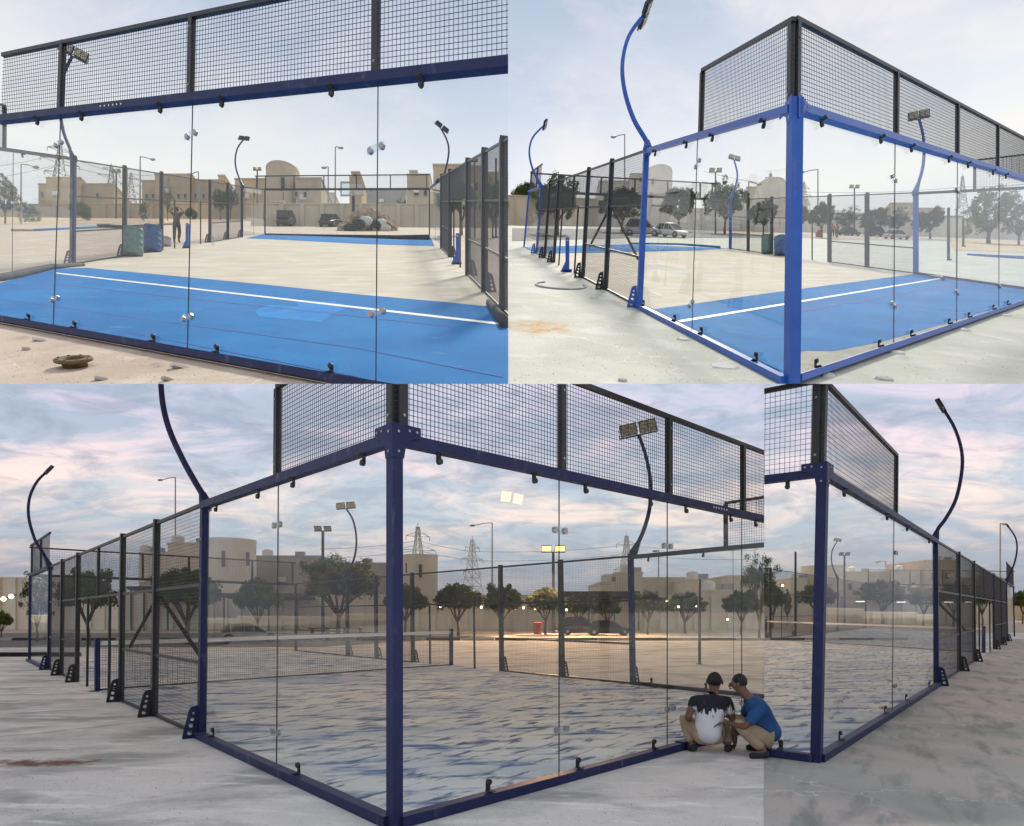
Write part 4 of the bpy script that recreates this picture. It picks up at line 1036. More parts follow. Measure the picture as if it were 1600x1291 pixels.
building(1, 'low tan villa joined to the curved tower', 345, [(462, 502, 280, 1)], 'tan_wall_b', wins=[(460, 466, 300, 309), (474, 480, 300, 309)], slits=[(442, 443, 300, 314)])
building(1, 'small far tan block left of the basketball board', 345, [(504, 523, 303, 30)], 'cream_wall')
building(1, 'brown water tower with louvred box top behind the basketball board', 345, [(549, 562, 270, 20, 3), (546, 565, 278, 19.5, 4)], 'tan_wall', wins=[(553, 558, 272, 277, 19.5)])
building(1, 'low hazy grey building right of the basketball board', 345, [(566, 634, 296, 30)], 'grey_wall')
building(1, 'beige villa with a small roof turret by the far right corner', 345, [(636, 672, 274, 0), (640, 652, 268.5, 2, 4)], 'tan_wall_b', wins=[(646, 655, 297, 307), (662, 668, 297, 307)])
building(1, 'large tan villa rising behind the steep right fence', 352, [(677, 724, 259.5, 0), (724, 760, 262, .5), (760, 800, 272, 1)], 'tan_wall', wins=[(690, 694, 285, 297), (742, 747, 285, 300), (770, 775, 290, 305)])
building(1, 'green steel door gateway in the tan wall', 352, [(423, 443, 317, -.6, .5)], 'tan_wall_b', doors=[(426, 440, 322, 351, 'green_door')], cat='gate', name='gateway')
street_lamp(1, 219, 245, 341, 236, 'street lamp with arm to the right above the left tan villa')
street_lamp(1, 310, 268.5, 342, 298, 'short street lamp behind the second tan villa')
street_lamp(1, 33, 257, 350, 53, 'street lamp post with arm at the far left')
street_lamp(1, 524, 230, 350, 530, 'tallest street lamp left of the basketball board')
street_lamp(1, 513, 261, 346, 509, 'lower street lamp just left of the tallest one')
light_mast(1, 181.5, 263, 342, 'twin floodlight mast between the first two fence posts', 14)
light_mast(1, 402, 260, 352, 'yellow-backed floodlight mast left of the curved tower', 13, yellow=True)
light_mast(1, 741.5, 246, 372, 'yellow-backed floodlight mast above the steep right fence', 11, yellow=True)
pylon(1, 94, 217, 345, 230, 'tall steel pylon behind the left fence')
pylon(1, 174, 255, 345, 260, 'smaller faint pylon right of the tall one', .8)
pylon(1, 205, 268, 345, 270, 'faintest pylon left of the arched-window villa', .2)
wire_run(1, [(-20, 262), (94, 240), (174, 268), (260, 276)], 'power lines sagging behind the left villa', 230)
wire_run(1, [(-20, 280), (94, 256), (205, 280), (300, 283)], 'lower power lines sagging between the pylons', 235)
# basketball stand
b = G(1, 552, 357); T = thing('basketball_stand', b, 'basketball backboard on a dark post behind the far glass', 'basketball stand')
mb = MB(); mb.tube([b - Vector((0, 0, .3)), at(552, 306, b.y)], .14, 8); part('post', mb, M['black_steel'], T, 1)
a0 = at(532, 307, b.y - .6); a1 = at(568, 284.5, b.y - .6)
mb = MB(); mb.box(((a0.x + a1.x) / 2, a0.y, (a0.z + a1.z) / 2), a1.x - a0.x, .05, a1.z - a0.z); part('backboard', mb, M['acrylic'], T, 1)
mb = MB()
for (u0, u1, v0, v1) in ((a0.x, a1.x, a0.z, a0.z + .12), (a0.x, a1.x, a1.z - .12, a1.z), (a0.x, a0.x + .12, a0.z + .12, a1.z - .12), (a1.x - .12, a1.x, a0.z + .12, a1.z - .12)):
    mb.box(((u0 + u1) / 2, a0.y - .04, (v0 + v1) / 2), u1 - u0, .06, v1 - v0)
part('board_frame', mb, M['zinc'], T, 1)
mb = MB(); c = at(550, 303, b.y - 1.1)
mb.tube([c + Vector((.24 * math.cos(a * math.pi / 8), .24 * math.sin(a * math.pi / 8), 0)) for a in range(17)], .02, 6); part('hoop', mb, M['orange_cloth'], T, 1)
mb = MB(); mb.beam(b + Vector((0, -.05, (at(552, 306, b.y) - b).z)), at(552, 298, b.y - .55), .1, .1); part('arm', mb, M['black_steel'], T, 1)
# rubble pile
rb = random.Random(4)
T = thing('rubble_pile', G(1, 576, 361), 'heap of brown rubble, bags and timber before the boundary wall', 'rubble heap')
mb = MB()
for i in range(260):
    px = rb.gauss(576, 20); u = abs(px - 576) / 42; py = 361 - rb.random() * max(0, 26 * (1 - u * u)) ; px = min(max(px, 536), 617)
    g = G(1, px, 361); c = at(px, py, g.y + rb.uniform(0, 1.5)); s = rb.uniform(.12, .5)
    m = Euler((rb.uniform(0, 3), rb.uniform(0, 3), rb.uniform(0, 3))).to_matrix(); a, e, f = m @ Vector((s, 0, 0)), m @ Vector((0, s * .6, 0)), m @ Vector((0, 0, s * .35))
    mb.box8([c - a - e - f, c + a - e - f, c + a + e - f, c - a + e - f, c - a - e + f, c + a - e + f, c + a + e + f, c - a + e + f])
o = part('rubble', mb, M['rubble'], T, 1); o['kind'] = 'stuff'
for i, (px, py) in enumerate(((560, 350), (572, 346), (585, 352), (596, 350), (548, 357), (600, 357))):
    g = G(1, px, 361); mb = MB(); mb.ell(at(px, py, g.y - .3), .55, .4, .36, 12, 8); part('bag', mb, M['bag_white' if i % 2 else 'dark_cloth'], T, 1, True)
mb = MB(); g = G(1, 576, 361); mb.tube([at(538, 352, g.y), at(566, 336, g.y)], .06, 5); mb.tube([at(590, 338, g.y), at(616, 356, g.y)], .07, 5); part('timber', mb, M['bark'], T, 1)
car(1, 518, 354.5, 42, 1.45, 'dark car parked behind the far glass, nearest the rubble', 'dark_car')
car(1, 450, 353.5, 42, 1.6, 'dark car parked in front of the curved tower', 'dark_car', True)
T = thing('bench', G(1, 655, 351), 'red bench by the wall at the far right corner', 'bench'); b = G(1, 655, 351); sc = b.y / F
for dy, dz in ((0, 4), (1, 8)):
    mb = MB(); mb.box(b + Vector((0, dy * .3, dz * sc)), 13 * sc, .35, 1.6 * sc); part('slat', mb, M['red_paint'], T, 1)
for s in (-1, 1):
    mb = MB(); mb.box(b + Vector((s * 5.5 * sc, .1, 2 * sc)), .12, .4, 4 * sc); part('leg', mb, M['black_steel'], T, 1)
tree(1, 8, 350, 274, 40, 'green tree at the far left edge behind glass', 2)
shrub(1, 45, 347, 318, 38, 'dry pale bush right of the far left tree', 2, True); shrub(1, 126, 345, 318, 34, 'pale bush beside the first dark fence post', 1, True)
tree(1, 262, 345, 287, 22, 'small pale palm-like tree before the arched-window villa', 2, True)
shrub(1, 299, 343.5, 327, 20, 'round dark shrub seen in the doorway of the left fence', 0)
tree(1, 344, 344, 299, 26, 'dark tree in front of the second villa', 1); tree(1, 360, 344, 293, 22, 'taller dark tree left of the plain tan block', 0)
shrub(1, 224, 346, 314, 14, 'narrow green shrub behind the two drums', 2); shrub(1, 628, 352, 312, 26, 'dry pale shrub in front of the turret villa', 2, True)
for i, (px, yb, yt, wd) in enumerate(((700, 372, 292, 40), (722, 368, 286, 44), (770, 372, 280, 46))):
    tree(1, px, yb, yt, wd, ['leafy green tree behind the first posts of the steep fence', 'leafy green tree behind the middle of the steep fence', 'leafy green tree behind the nearest end of the steep fence'][i], i, False)
plain_post(1, 775, 248, 372, 'dark post behind the top of the steep fence', 3)

# =================================================================== COURT 2 (upper right)
Z = 2
CP2 = (1233, 601); 
W2L = Wall(2, (999, 481, 1010, 233.5), (1233, 601, 1239, 164))
W2R = Wall(2, (1238, 600, 1242, 164), (1612, 470, 1612, 281))
sheet('court_floor', 2, [(818.7, 386), (999, 481), (1233, 601), (1612, 470), (1612, 453.5), (1431, 428.5), (1141, 389)], .004, M['court_floor'])
sheet('turf', 2, [(1004, 483.5), (1021, 484.5), (1200, 459), (1431, 428.5), (1612, 453), (1612, 466), (1560, 482), (1492, 502), (1383, 534), (1302, 550), (1262, 549), (1241, 553), (1236, 590), (1215, 590), (1120, 541), (1040, 501)], .012, M['turf'])
sheet('turf', 2, [(840, 397), (818.7, 386.5), (985, 382), (1141, 389), (1085, 391.5), (960, 395)], .012, M['turf'])
sheet('bare_floor_strip', 2, [(1236, 601), (1241, 552), (1262, 548), (1302, 549), (1383, 533), (1492, 501), (1612, 464), (1612, 472)], .008, M['bare_strip'])
painted_line(2, (1050, 504), (1473, 434.5), 3.4, 1.8)
sheet('turf_seam_and_shadow', 2, [(1240, 487), (1492, 444), (1492, 446), (1240, 491)], .016, M['turf_seam_and_shadow'])  # dark strip paints the top beam's cast shadow onto the turf
glass_wall(2, W2L, [1085.5], 'glass wall left of the bright blue corner post, upper right court', steel='blue_steel', top_cl=(1026, 1075, 1116, 1197), bot_cl=(1008, 1057, 1099, 1185),
           patches=((1091, 2.55), (1080.5, .45)), mesh=(W2L.t(1096, 3.4), 1, [1096], 3.95), cell=.05)
glass_wall(2, W2R, [1397.5, 1495.5, 1561], 'glass wall right of the bright blue corner post, upper right court', steel='blue_steel', top_cl=(1280, 1372.5, 1420.6, 1479.5, 1509.6, 1549, 1569),
           bot_cl=(1271.5, 1370.6, 1421, 1480, 1511, 1549.5, 1572), patches=((1395.5, 2.4), (1395.5, .62), (1495, 2.4), (1495, .6), (1561, .55)), mesh=(0, 1, [1400.6, 1496, 1559], 3.95), cell=.05)
cb = W2L.P(1); ct = W2L.P(1, 3.0); ctr = W2R.P(0, 3.0)
corner_post(2, (cb + W2R.P(0)) / 2 + Vector((0, -.03, -.02)), (ct + ctr) / 2 + Vector((0, -.03, .02)), -W2L.d, W2R.d, 'bright blue corner post of the upper right court', 'blue_steel', .125)
def mesh_corner(zone, wl, wr, H, label, tl=1, tr=0, hl=None):
    T = thing('mesh_corner', wl.P(tl, 3), label, 'post')
    for w, t, s in ((wl, tl, -1 if tl else 1), (wr, tr, 1 if tr == 0 else -1)):
        for_ = w.d * (s * .06)
        mb = MB(); mb.post(w.P(t, 3.0) + for_ + Vector((0, 0, .003)), w.P(t, H) + for_, w.d, .08, .05); p = part('upright', mb, M['black_steel'], T, zone)
        if p:
            mb = MB()
            for hh in (3.15, H - .2): mb.disc(w.P(t, hh) + for_ + w.n * .03, w.n, .012, .01, 8)
            part('bolt', mb, M['chrome'], p, zone)
    return T
mesh_corner(2, W2L, W2R, 3.95, 'pair of black mesh uprights on top of the bright blue corner post')
M2 = Wall(2, (818.7, 386, 826.6, 298), (999, 481, 1010, 233.5))
outM2 = M2.n if M2.n.x < 0 else -M2.n
mesh_fence(2, M2, [(999, 'blue_steel'), (946, 'black_steel'), (910.5, 'black_steel'), (865, 'black_steel'), (851, 'black_steel'), (838, 'blue_steel')],
           'black mesh side fence with doorway, left side of the upper right court', M2.t(838), 1, outM2, doors=(900.5, 876), short=(896,), doorspan=(867, 908),
           reflection_bars=((918, .9, 950, 1.95), (952, 1.95, 992, .9)), pw=.10)
glass_wall(2, Wall(2, (818.7, 386, 826.6, 298), (838, 397, 845, 291)), [], 'far left glass return beside the blue end post, upper right court', steel='blue_steel', rail=False, sideposts=(0,), mesh=(0, 1, [829, 839], 4.0), cell=.08)
F2 = Wall(2, (818.7, 386, 826.6, 298), (1141, 389, 1141, 312))
glass_wall(2, F2, [880, 940, 1005, 1070], 'far glass end wall with mesh above, back of the upper right court', steel='black_steel', rail=False, mesh=(0, F2.t(1114, 3.4), [877, 896, 939, 992, 1043, 1094, 1113], 3.95), cell=.09, marks=False)
O2 = Wall(2, (1141, 389, 1141, 312), (1431.5, 428.5, 1431.5, 300.5))
mesh_fence(2, O2, [(1141, 'blue_steel'), (1169, 'black_steel'), (1205.7, 'black_steel'), (1296, 'black_steel'), (1354.7, 'black_steel'), (1431, 'blue_steel')],
           'black mesh side fence with doorway, far right side of the upper right court', 0, 1, None, doors=(1240, 1269), doorspan=(1205.7, 1296), pw=.13)
O2b = Wall(2, (1431.5, 428.5, 1431.5, 300.5), (1612, 454.5, 1612, 291))
glass_wall(2, O2b, [1494, 1561], 'glass part of the far right side, upper right court', steel='black_steel', rail=True, mesh=(O2b.t(1522, 3.4), 1, [1523], 3.95), patches=((1497, 2.4),), cell=.07)
floodpole(2, 999, 483, M2.n, M2.d, [(1012, 232), (1009, 219), (990, 186), (976, 142), (972.5, 100), (982, 58), (1003, 27)], 'large curved blue floodlight pole on the left fence with lamps seen edge-on', 'blue_steel', r=.045, head=.26)
floodpole(2, 838, 397, M2.n, M2.d, [(845, 290), (832.5, 265), (827, 238), (832.5, 215), (849, 197)], 'thin curved floodlight pole at the far left end of the upper right court', 'blue_steel', r=.045, head=.24)
floodpole(2, 1141, 389, O2.n, O2.d, [(1141, 311), (1150, 288), (1152, 271), (1147, 250)], 'small curved floodlight pole at the far corner of the upper right court', 'blue_steel', r=.06, head=.34, bar=(1, .1, -.2))
floodpole(2, 1431, 428.5, O2.n, O2.d, [(1430, 301), (1441, 266), (1444, 235), (1442, 210), (1436, 186)], 'curved blue floodlight pole with two pale lamps seen against the right upper mesh', 'blue_steel', r=.06, head=.36, bar=(1, -.1, .14))
net_post_only(2, 886.5, 425, 373, 'blue net post in the doorway of the left fence, upper right court')
net_post_only(2, 1246, 403, 372, 'blue net post right beside the bright blue corner post')
drum(2, 1197, 397, 370, 14, 'green_barrel', 'grey-green drum left of the bright blue corner post')
drum(2, 1219, 400, 372, 18, 'blue_barrel', 'blue drum touching the bright blue corner post')
roll('turf_fold', 2, [(1003, 480), (1012, 485), (1060, 509), (1110, 535), (1160, 561), (1215, 588)], [2.5, 3, 3.5, 4, 4.5, 5], 'turf_back', 'long black turf edge behind the left glass wall')
roll('turf_fold', 2, [(985, 381.5), (1060, 383), (1125, 388)], [1.2, 1.5, 1.8], 'turf', 'folded blue turf edge at the far glass wall, upper right court')
roll('turf_fold', 2, [(1452, 434), (1472, 436), (1474, 439)], [1.8, 2.4, 2.2], 'navy_steel', 'small dark blue turf fold at the far end of the white line')
roll('turf_fold', 2, [(1512, 399), (1550, 402), (1600, 405)], [1.6, 2.0, 2.4], 'turf', 'blue turf strip on the neighbouring court, far right')
plain_post(2, 1482, 325, 407, 'thin bare post standing on the pale ground, upper right', 3)
plain_post(2, 1505, 341, 386, 'short brown post left of the misty tree', 2.4, 'bark')
cr = G(2, 876, 447)
mb = MB(); mb.tube([cr + Vector((.6 * math.cos(a), .75 * math.sin(a), .02 + terr(cr.x + .6 * math.cos(a), cr.y + .75 * math.sin(a)) - cr.z)) for a in [2.2 + k * .17 for k in range(27)]], .022, 6)
tag(part('cable_loop', mb, M['zinc'], None, 2), 'grey cable loop lying on the ground by the left fence', 'cable')
for i, (px, py, s) in enumerate(((928, 466, .12), (1068, 532, .13), (1130, 575, .22), (1294, 588, .12), (1405, 553, .14), (1508, 517, .13), (1573, 494, .12), (972, 596, .08), (1384, 594, .14))):
    mb = MB(); c = G(2, px, py); n_ = 7; rr = random.Random(i); vs = []
    nb_ = [(s * rr.uniform(.6, 1) * math.cos(6.283 * k / n_), s * rr.uniform(.35, .6) * math.sin(6.283 * k / n_)) for k in range(n_)]
    for dz in (0, .03):
        for x, y in nb_: vs.append(Vector((c.x + x * (1 - dz * 8), c.y + y * (1 - dz * 8), terr(c.x + x, c.y + y) + dz)))
    mb.add(vs, [tuple(range(n_))[::-1], tuple(range(n_, 2 * n_))] + [(k, (k + 1) % n_, (k + 1) % n_ + n_, k + n_) for k in range(n_)])
    tag(part('mortar_dab', mb, M['bag_white' if i not in (7, 8) else 'kerb'], None, 2), ['pale mortar dab by the cable loop', 'mortar dab on the left rail below the second joint', 'largest flat mortar patch left of the corner', 'mortar dab just right of the corner foot', 'mortar dab below the first right glass joint', 'mortar dab below the second right glass joint', 'mortar dab at the far right end of the rail', 'small grey chip at the front edge of the pale ground', 'brown flat chip in front of the right rail'][i], 'debris')
# background of court 2
sheet('dirt_strip', 2, [(1480, 374), (1640, 380), (1640, 397), (1492, 391)], .02, M['sand'])
sheet('road', 2, [(800, 357), (1140, 360), (1200, 364), (1200, 372), (1000, 372), (800, 377)], .02, M['asphalt'])
sheet('dirt_strip', 2, [(1130, 356.5), (1640, 370), (1640, 379), (1300, 374), (1130, 365)], .025, M['far_sand'])
long_wall(2, 'tan boundary wall behind the upper right court, left part', 794, 306, 352, 935, 312, 354, 'tan_wall_b', piers=8)
long_wall(2, 'cream boundary wall behind the upper right court, middle part', 935, 322, 354, 1230, 331, 364, 'cream_wall', piers=14)
long_wall(2, 'cream boundary wall behind the upper right court, right part', 1230, 330, 362, 1640, 348, 377, 'cream_wall', piers=14)
round_tank(2, 'cream round water tank behind the left fence, upper right court', 1006, 1050, 271.5, 351, 'cream_wall', slits=((1019, 280, 287),), dome=.05)
building(2, 'cream block joined to the round tank', 351, [(985, 1018, 272.5, -1, 8), (936, 985, 284, 1)], 'cream_wall', wins=[(999, 1004, 278, 284, -1), (950, 955, 300, 308)], doors=[(1024, 1044, 336, 350, 'green_door')])
building(2, 'cream villa with flat roof left of the corner post', 356, [(1167, 1224, 293, 0)], 'cream_wall', wins=[(1184, 1188, 300, 306), (1200, 1204, 300, 306), (1212, 1216, 318, 326)])
round_tank(2, 'second round tank half hidden by the bright blue corner post', 1182, 1226, 291, 358, 'cream_wall', dome=.06)
building(2, 'plain cream wall block right of the corner post', 361, [(1222, 1262, 314, -4)], 'cream_wall')
building(2, 'beige villa between the right glass joints', 362, [(1391, 1428, 318, 0), (1373, 1392, 326, .5), (1428, 1476, 326, .8)], 'tan_wall_b', wins=[(1402, 1405, 324, 332), (1414, 1417, 324, 332), (1440, 1448, 338, 346)])
building(2, 'low pavilion with dark flat canopy right of the villa', 366, [(1468, 1503, 344, -2, 6), (1438, 1506, 338.5, -3, 8)], 'grey_wall', doors=[(1480, 1490, 350, 365, 'dark_pane')])
street_lamp(2, 976, 210, 352, 961, 'pale street lamp with arm to the left above the left fence')
street_lamp(2, 1278, 265, 362, 1256, 'pale street lamp right of the corner post')
street_lamp(2, 1170, 284, 357, 1184, 'small street lamp left of the corner post, arm to the right')
light_mast(2, 1118, 263, 366, 'twin floodlight mast behind the left glass wall, upper right court', 20)
light_mast(2, 1335, 288, 366, 'yellow twin floodlight mast behind the right glass wall', 16, yellow=True)
pylon(2, 1204, 268, 360, 230, 'faint pylon left of the bright blue corner post'); pylon(2, 1504, 272, 368, 230, 'faint pylon near the right glass joint', .9); pylon(2, 1256, 282, 362, 250, 'smallest faint pylon right of the corner post', .3)
wire_run(2, [(1100, 268), (1204, 288), (1256, 300), (1504, 292), (1620, 286)], 'thin power line crossing behind the right glass wall', 232)
carport(2, 896, 1000, 318, 5, 352, (900, 915, 935, 952, 970, 985), 'dark flat carport roof behind the left fence')
carport(2, 1010, 1050, 323, 3, 352, (1012, 1048), 'green-edged canopy in front of the round tank', 3)
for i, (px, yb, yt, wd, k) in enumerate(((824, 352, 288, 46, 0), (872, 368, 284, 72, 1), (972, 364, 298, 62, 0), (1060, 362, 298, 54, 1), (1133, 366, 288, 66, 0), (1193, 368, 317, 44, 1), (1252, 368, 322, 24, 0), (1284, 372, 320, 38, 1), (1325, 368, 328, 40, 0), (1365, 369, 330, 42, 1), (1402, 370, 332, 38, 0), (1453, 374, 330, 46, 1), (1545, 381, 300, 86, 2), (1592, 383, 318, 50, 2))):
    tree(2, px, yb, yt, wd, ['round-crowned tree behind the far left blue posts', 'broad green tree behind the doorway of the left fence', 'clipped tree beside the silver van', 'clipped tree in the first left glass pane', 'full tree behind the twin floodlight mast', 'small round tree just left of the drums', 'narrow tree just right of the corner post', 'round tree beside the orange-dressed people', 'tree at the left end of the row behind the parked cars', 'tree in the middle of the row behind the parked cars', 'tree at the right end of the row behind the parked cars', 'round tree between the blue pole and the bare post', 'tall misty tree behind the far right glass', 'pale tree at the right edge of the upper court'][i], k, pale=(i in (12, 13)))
car(2, 1003, 369, 54, -.25, 'silver van parked behind the left glass edge', 'silver', True)
car(2, 1046, 371, 34, -.9, 'small white car right of the silver van', 'white_car')
car(2, 1326, 368.5, 36, .3, 'dark car under the trees nearest the orange-dressed people', 'dark_car'); car(2, 1368, 370, 34, .1, 'dark car in the middle under the row of trees', 'dark_car', True)
car(2, 1400, 374, 36, .2, 'white car parked at the right end under the trees', 'white_car')
for i, px in enumerate((1301, 1308)):
    g = G(2, px, 371 + i); p = person(g, 2.9 - i, STAND, ['left of two people in orange shirts by the far trees', 'right of two people in orange shirts by the far trees'][i], 'orange_cloth', 'dark_cloth')
T = thing('crate', G(2, 1280, 371), 'red crate on the ground beside the orange-dressed people', 'crate'); g = G(2, 1280, 371); s = g.y / F
mb = MB(); mb.box(g + Vector((0, 0, 4 * s)), 7 * s, .7, 8 * s); part('crate_body', mb, M['red_paint'], T, 2)
mb = MB(); mb.box(g + Vector((0, 0, 8.4 * s)), 7.6 * s, .8, .8 * s); part('crate_rim', mb, M['red_paint'], T, 2)
g = G(2, 962, 354.5); T = thing('crate', g, 'red box on the ground left of the silver van', 'crate'); s = g.y / F
mb = MB(); mb.box(g + Vector((0, 0, 3 * s)), 11 * s, .8, 6 * s); part('crate_body', mb, M['red_paint'], T, 2)
mb = MB(); mb.box(g + Vector((0, 0, 6.4 * s)), 12 * s, .9, .8 * s); part('crate_rim', mb, M['red_paint'], T, 2)

# =================================================================== COURT A (lower left and centre)
WAL = Wall(3, (315, 1152, 320, 785), (618, 1290, 618, 678))
WAR = Wall(3, (618, 1290, 618, 678), (1260, 1116, 1260, 822))
sheet('turf_sanded', 3, [(46, 1033), (315, 1152), (618, 1290), (1300, 1105), (1300, 1101), (988, 1069.6), (790, 1048.5), (543, 1023), (462, 1017.6)], .01, M['sanded'])
glass_wall(3, WAL, [433.5], 'glass wall left of the navy corner post, lower court', steel='navy_steel', top_cl=(341, 407, 462, 572), bot_cl=(336, 470), patches=((434.5, 2.5), (431.7, .4)),
           mesh=(WAL.t(433, 3.4), 1, [433.5], 3.94), cell=.042)
glass_wall(3, WAR, [873.5, 1042.5, 1159], 'glass wall right of the navy corner post, lower court', steel='navy_steel', top_cl=(683, 832, 912, 1013, 1069, 1139, 1178), bot_cl=(760, 900, 1018.6, 1074, 1130),
           patches=((873.5, 2.42), (876, .5), (1041.5, 2.4), (1046, .5), (1161, .4)), mesh=(0, 1, [878, 1045, 1161], 3.94), cell=.042, dots=(1108, 1112, 1116, 1120, 1124, 1128))
corner_post(3, Vector((WAL.b.x, WAL.b.y - .04, 0)), WAL.P(1, 3.03) + Vector((0, -.04, 0)), -WAL.d, WAR.d, 'tall navy corner post of the lower court', 'navy_steel', .092)
mesh_corner(3, WAL, WAR, 3.94, 'pair of black mesh uprights on the tall navy corner post')
ML = Wall(3, (46, 1033, 47.5, 897), (315, 1152, 320, 785))
outL = ML.n if ML.n.x < 0 else -ML.n
mesh_fence(3, ML, [(315, 'navy_steel'), (241, 'black_steel'), (189, 'black_steel'), (120, 'black_steel'), (96, 'black_steel'), (76.5, 'navy_steel')],
           'black mesh side fence with doorway, left side of the lower court', ML.t(76.5), 1, outL, doors=(171, 137), short=(154,), doorspan=(122, 187), reflection_bars=((197, 1.0, 240, 1.85), (244, 1.85, 312, .95)), pw=.09)
glass_wall(3, Wall(3, (46, 1033, 47.5, 897), (76.5, 1046.5, 78, 885)), [], 'far left glass return beside the navy end post, lower court', steel='navy_steel', rail=True, sideposts=(0,), mesh=(0, 1, [50, 64], 4.0), cell=.06)
FA = Wall(3, (46, 1033, 46, 897), (462, 1017.6, 462, 912))
glass_wall(3, FA, [110, 180, 260, 345, 405], 'far glass end wall with mesh above, back of the lower court', steel='black_steel', rail=False, mesh=(0, 1, [153, 223, 295, 394, 457], 3.94), cell=.07, marks=False, sideposts=(1,))
OA = Wall(3, (462, 1017.6, 462, 912), (989, 1069.8, 985.5, 868))
mesh_fence(3, OA, [(543, 'black_steel'), (588, 'black_steel'), (645, 'black_steel'), (784, 'black_steel'), (878.5, 'black_steel'), (989, 'navy_steel')],
           'black mesh side fence with doorway, far right side of the lower court', OA.t(462), 1, -OA.n if OA.n.x < 0 else OA.n, doors=(671.6, 741), doorspan=(645, 784), pw=.10)
OAb = Wall(3, (989, 1069.8, 985.5, 868), (1300, 1103, 1300, 838))
glass_wall(3, OAb, [1146], 'glass part of the far right side, lower court', steel='black_steel', rail=True, mesh=(OAb.t(1133, 3.4), 1, [1134], 3.9), top_cl=(1014, 1100), bot_cl=(1019, 1104, 1165), cell=.05)
court_net(3, (152, 1080), (705, 1040), 1.02, 1.05, 'black padel net with white top tape across the lower court', 'navy_steel')
floodpole(3, 315, 1152, ML.n, ML.d, [(321, 786), (316, 772), (306, 755), (287.5, 722), (267, 678), (256, 640), (251.5, 600), (252, 560)], 'large curved navy floodlight pole at the left fence, cut off by the terrace above', 'navy_steel', r=.042)
floodpole(3, 76.5, 1046.5, ML.n, ML.d, [(78, 885), (66, 862), (54.5, 843), (45, 809), (46, 779), (57, 754), (71, 739)], 'thin curved floodlight pole at the far left end of the lower court', 'navy_steel', r=.045, head=.30)
floodpole(3, 541, 1023, OA.n, OA.d, [(540, 900), (553, 874), (557, 844), (552, 814), (541, 795)], 'small curved floodlight pole behind the left glass pane, lower court', 'navy_steel', r=.045, head=.34, bar=(1, .1, .1))
floodpole(3, 989, 1069.8, OA.n, OA.d, [(989.5, 864), (1006, 828), (1015.6, 790), (1016, 750), (1009, 712), (998, 680)], 'curved navy floodlight pole with two pale lamps against the right mesh, lower court', 'navy_steel', r=.05, head=.40, bar=(1, -.1, .2))
plain_post(3, 1093, 905, 1038, 'bare dark post standing on the ground behind the right glass', 3.5)
for i, q in enumerate((((-40, 1149), (60, 1142), (235, 1124), (235, 1126.5), (60, 1146), (-40, 1154)), ((-40, 1074), (120, 1069), (120, 1071), (-40, 1077.5)), ((-40, 1115), (150, 1106), (150, 1107.5), (-40, 1118)))):
    sheet('chalk_line', 3, q, .004, M['chalk'])
# crouching man and standing man
J = dict(pelvis=(-.05, 0, .20), chest=(.02, .16, .50), neck=(.08, .22, .67), head=(.11, .27, .80), hip_l=(-.13, .03, .19), hip_r=(.06, .03, .19), knee_l=(-.24, .36, .36), knee_r=(.24, .34, .30),
         ankle_l=(-.20, .08, .08), ankle_r=(.20, .06, .07), toe_l=(-.23, .22, .035), toe_r=(.24, .20, .035), sho_l=(-.18, .12, .58), sho_r=(.22, .13, .57),
         elb_l=(-.27, .05, .40), elb_r=(.29, .10, .30), wri_l=(-.20, .28, .36), wri_r=(.31, .14, .07), hand_l=(.05, .2, 0), hand_r=(0, .12, -.06), face=(.35, 1, -.1))
pc = person(G(3, 1113, 1177), 0, J, 'man in black and white shirt crouching with his back to us beside the glass', 'bw_shirt', 'khaki', sleeve=.55)
J = dict(J); J.update(face=(0, 1, -.25), head=(.02, .36, .82), neck=(.0, .27, .70), chest=(0, .17, .54), pelvis=(0, -.02, .24), wri_r=(.12, .48, .42), elb_r=(.26, .28, .38), hand_r=(-.02, .2, -.08), sho_r=(.18, .16, .60), wri_l=(-.10, .52, .38), elb_l=(-.25, .3, .36), hand_l=(0, .2, -.08), knee_l=(-.16, .40, .40), knee_r=(.16, .40, .40))
ps = person(G(3, 1203, 1180), 1.35, J, 'man in blue shirt crouching in profile right of the crouching man, facing him', 'blue_cloth', 'khaki', sleeve=.9); ps.scale = (.98,) * 3
mb = MB(); mb.beam(G(3, 1062, 1172) + Vector((0, 0, .05)), G(3, 1100, 1163) + Vector((0, 0, .05)), .12, .1)
tag(part('loose_rail', mb, M['navy_steel'], None, 3), 'short loose navy rail piece lying left of the crouching man', 'rail')

# background, lower left and centre
WY = 979
long_wall(3, 'beige boundary wall behind the lower court, left part', -60, 902, 984, 130, 906, 984, 'pale_wall', piers=8)
long_wall(3, 'cream boundary wall behind the lower court, middle part', 130, 928, 984, 640, 931, 984, 'cream_wall', piers=24)
long_wall(3, 'cream boundary wall behind the lower court, right part', 640, 931, 984, 1260, 933, 985, 'cream_wall', piers=24)
round_tank(3, 'large round beige building behind the left fence, lower court', 318, 398, 844, 981, 'pale_wall', slits=((349, 861, 886), (387, 863, 884)), dome=.03)
building(3, 'stepped beige building joined to the round one', 981, [(262, 330, 851, -1, 12), (217, 262, 866, 1)], 'pale_wall', wins=[(235, 240, 900, 912), (285, 291, 880, 892)])
building(3, 'long grey warehouse behind the left glass pane', 980, [(392, 500, 871, 6), (500, 604, 882, 8)], 'grey_wall')
round_tank(3, 'round storage tank right of the navy corner post', 628, 684, 868, 980, 'cream_wall', slits=((657, 882, 902), (636, 880, 896)), dome=.05)
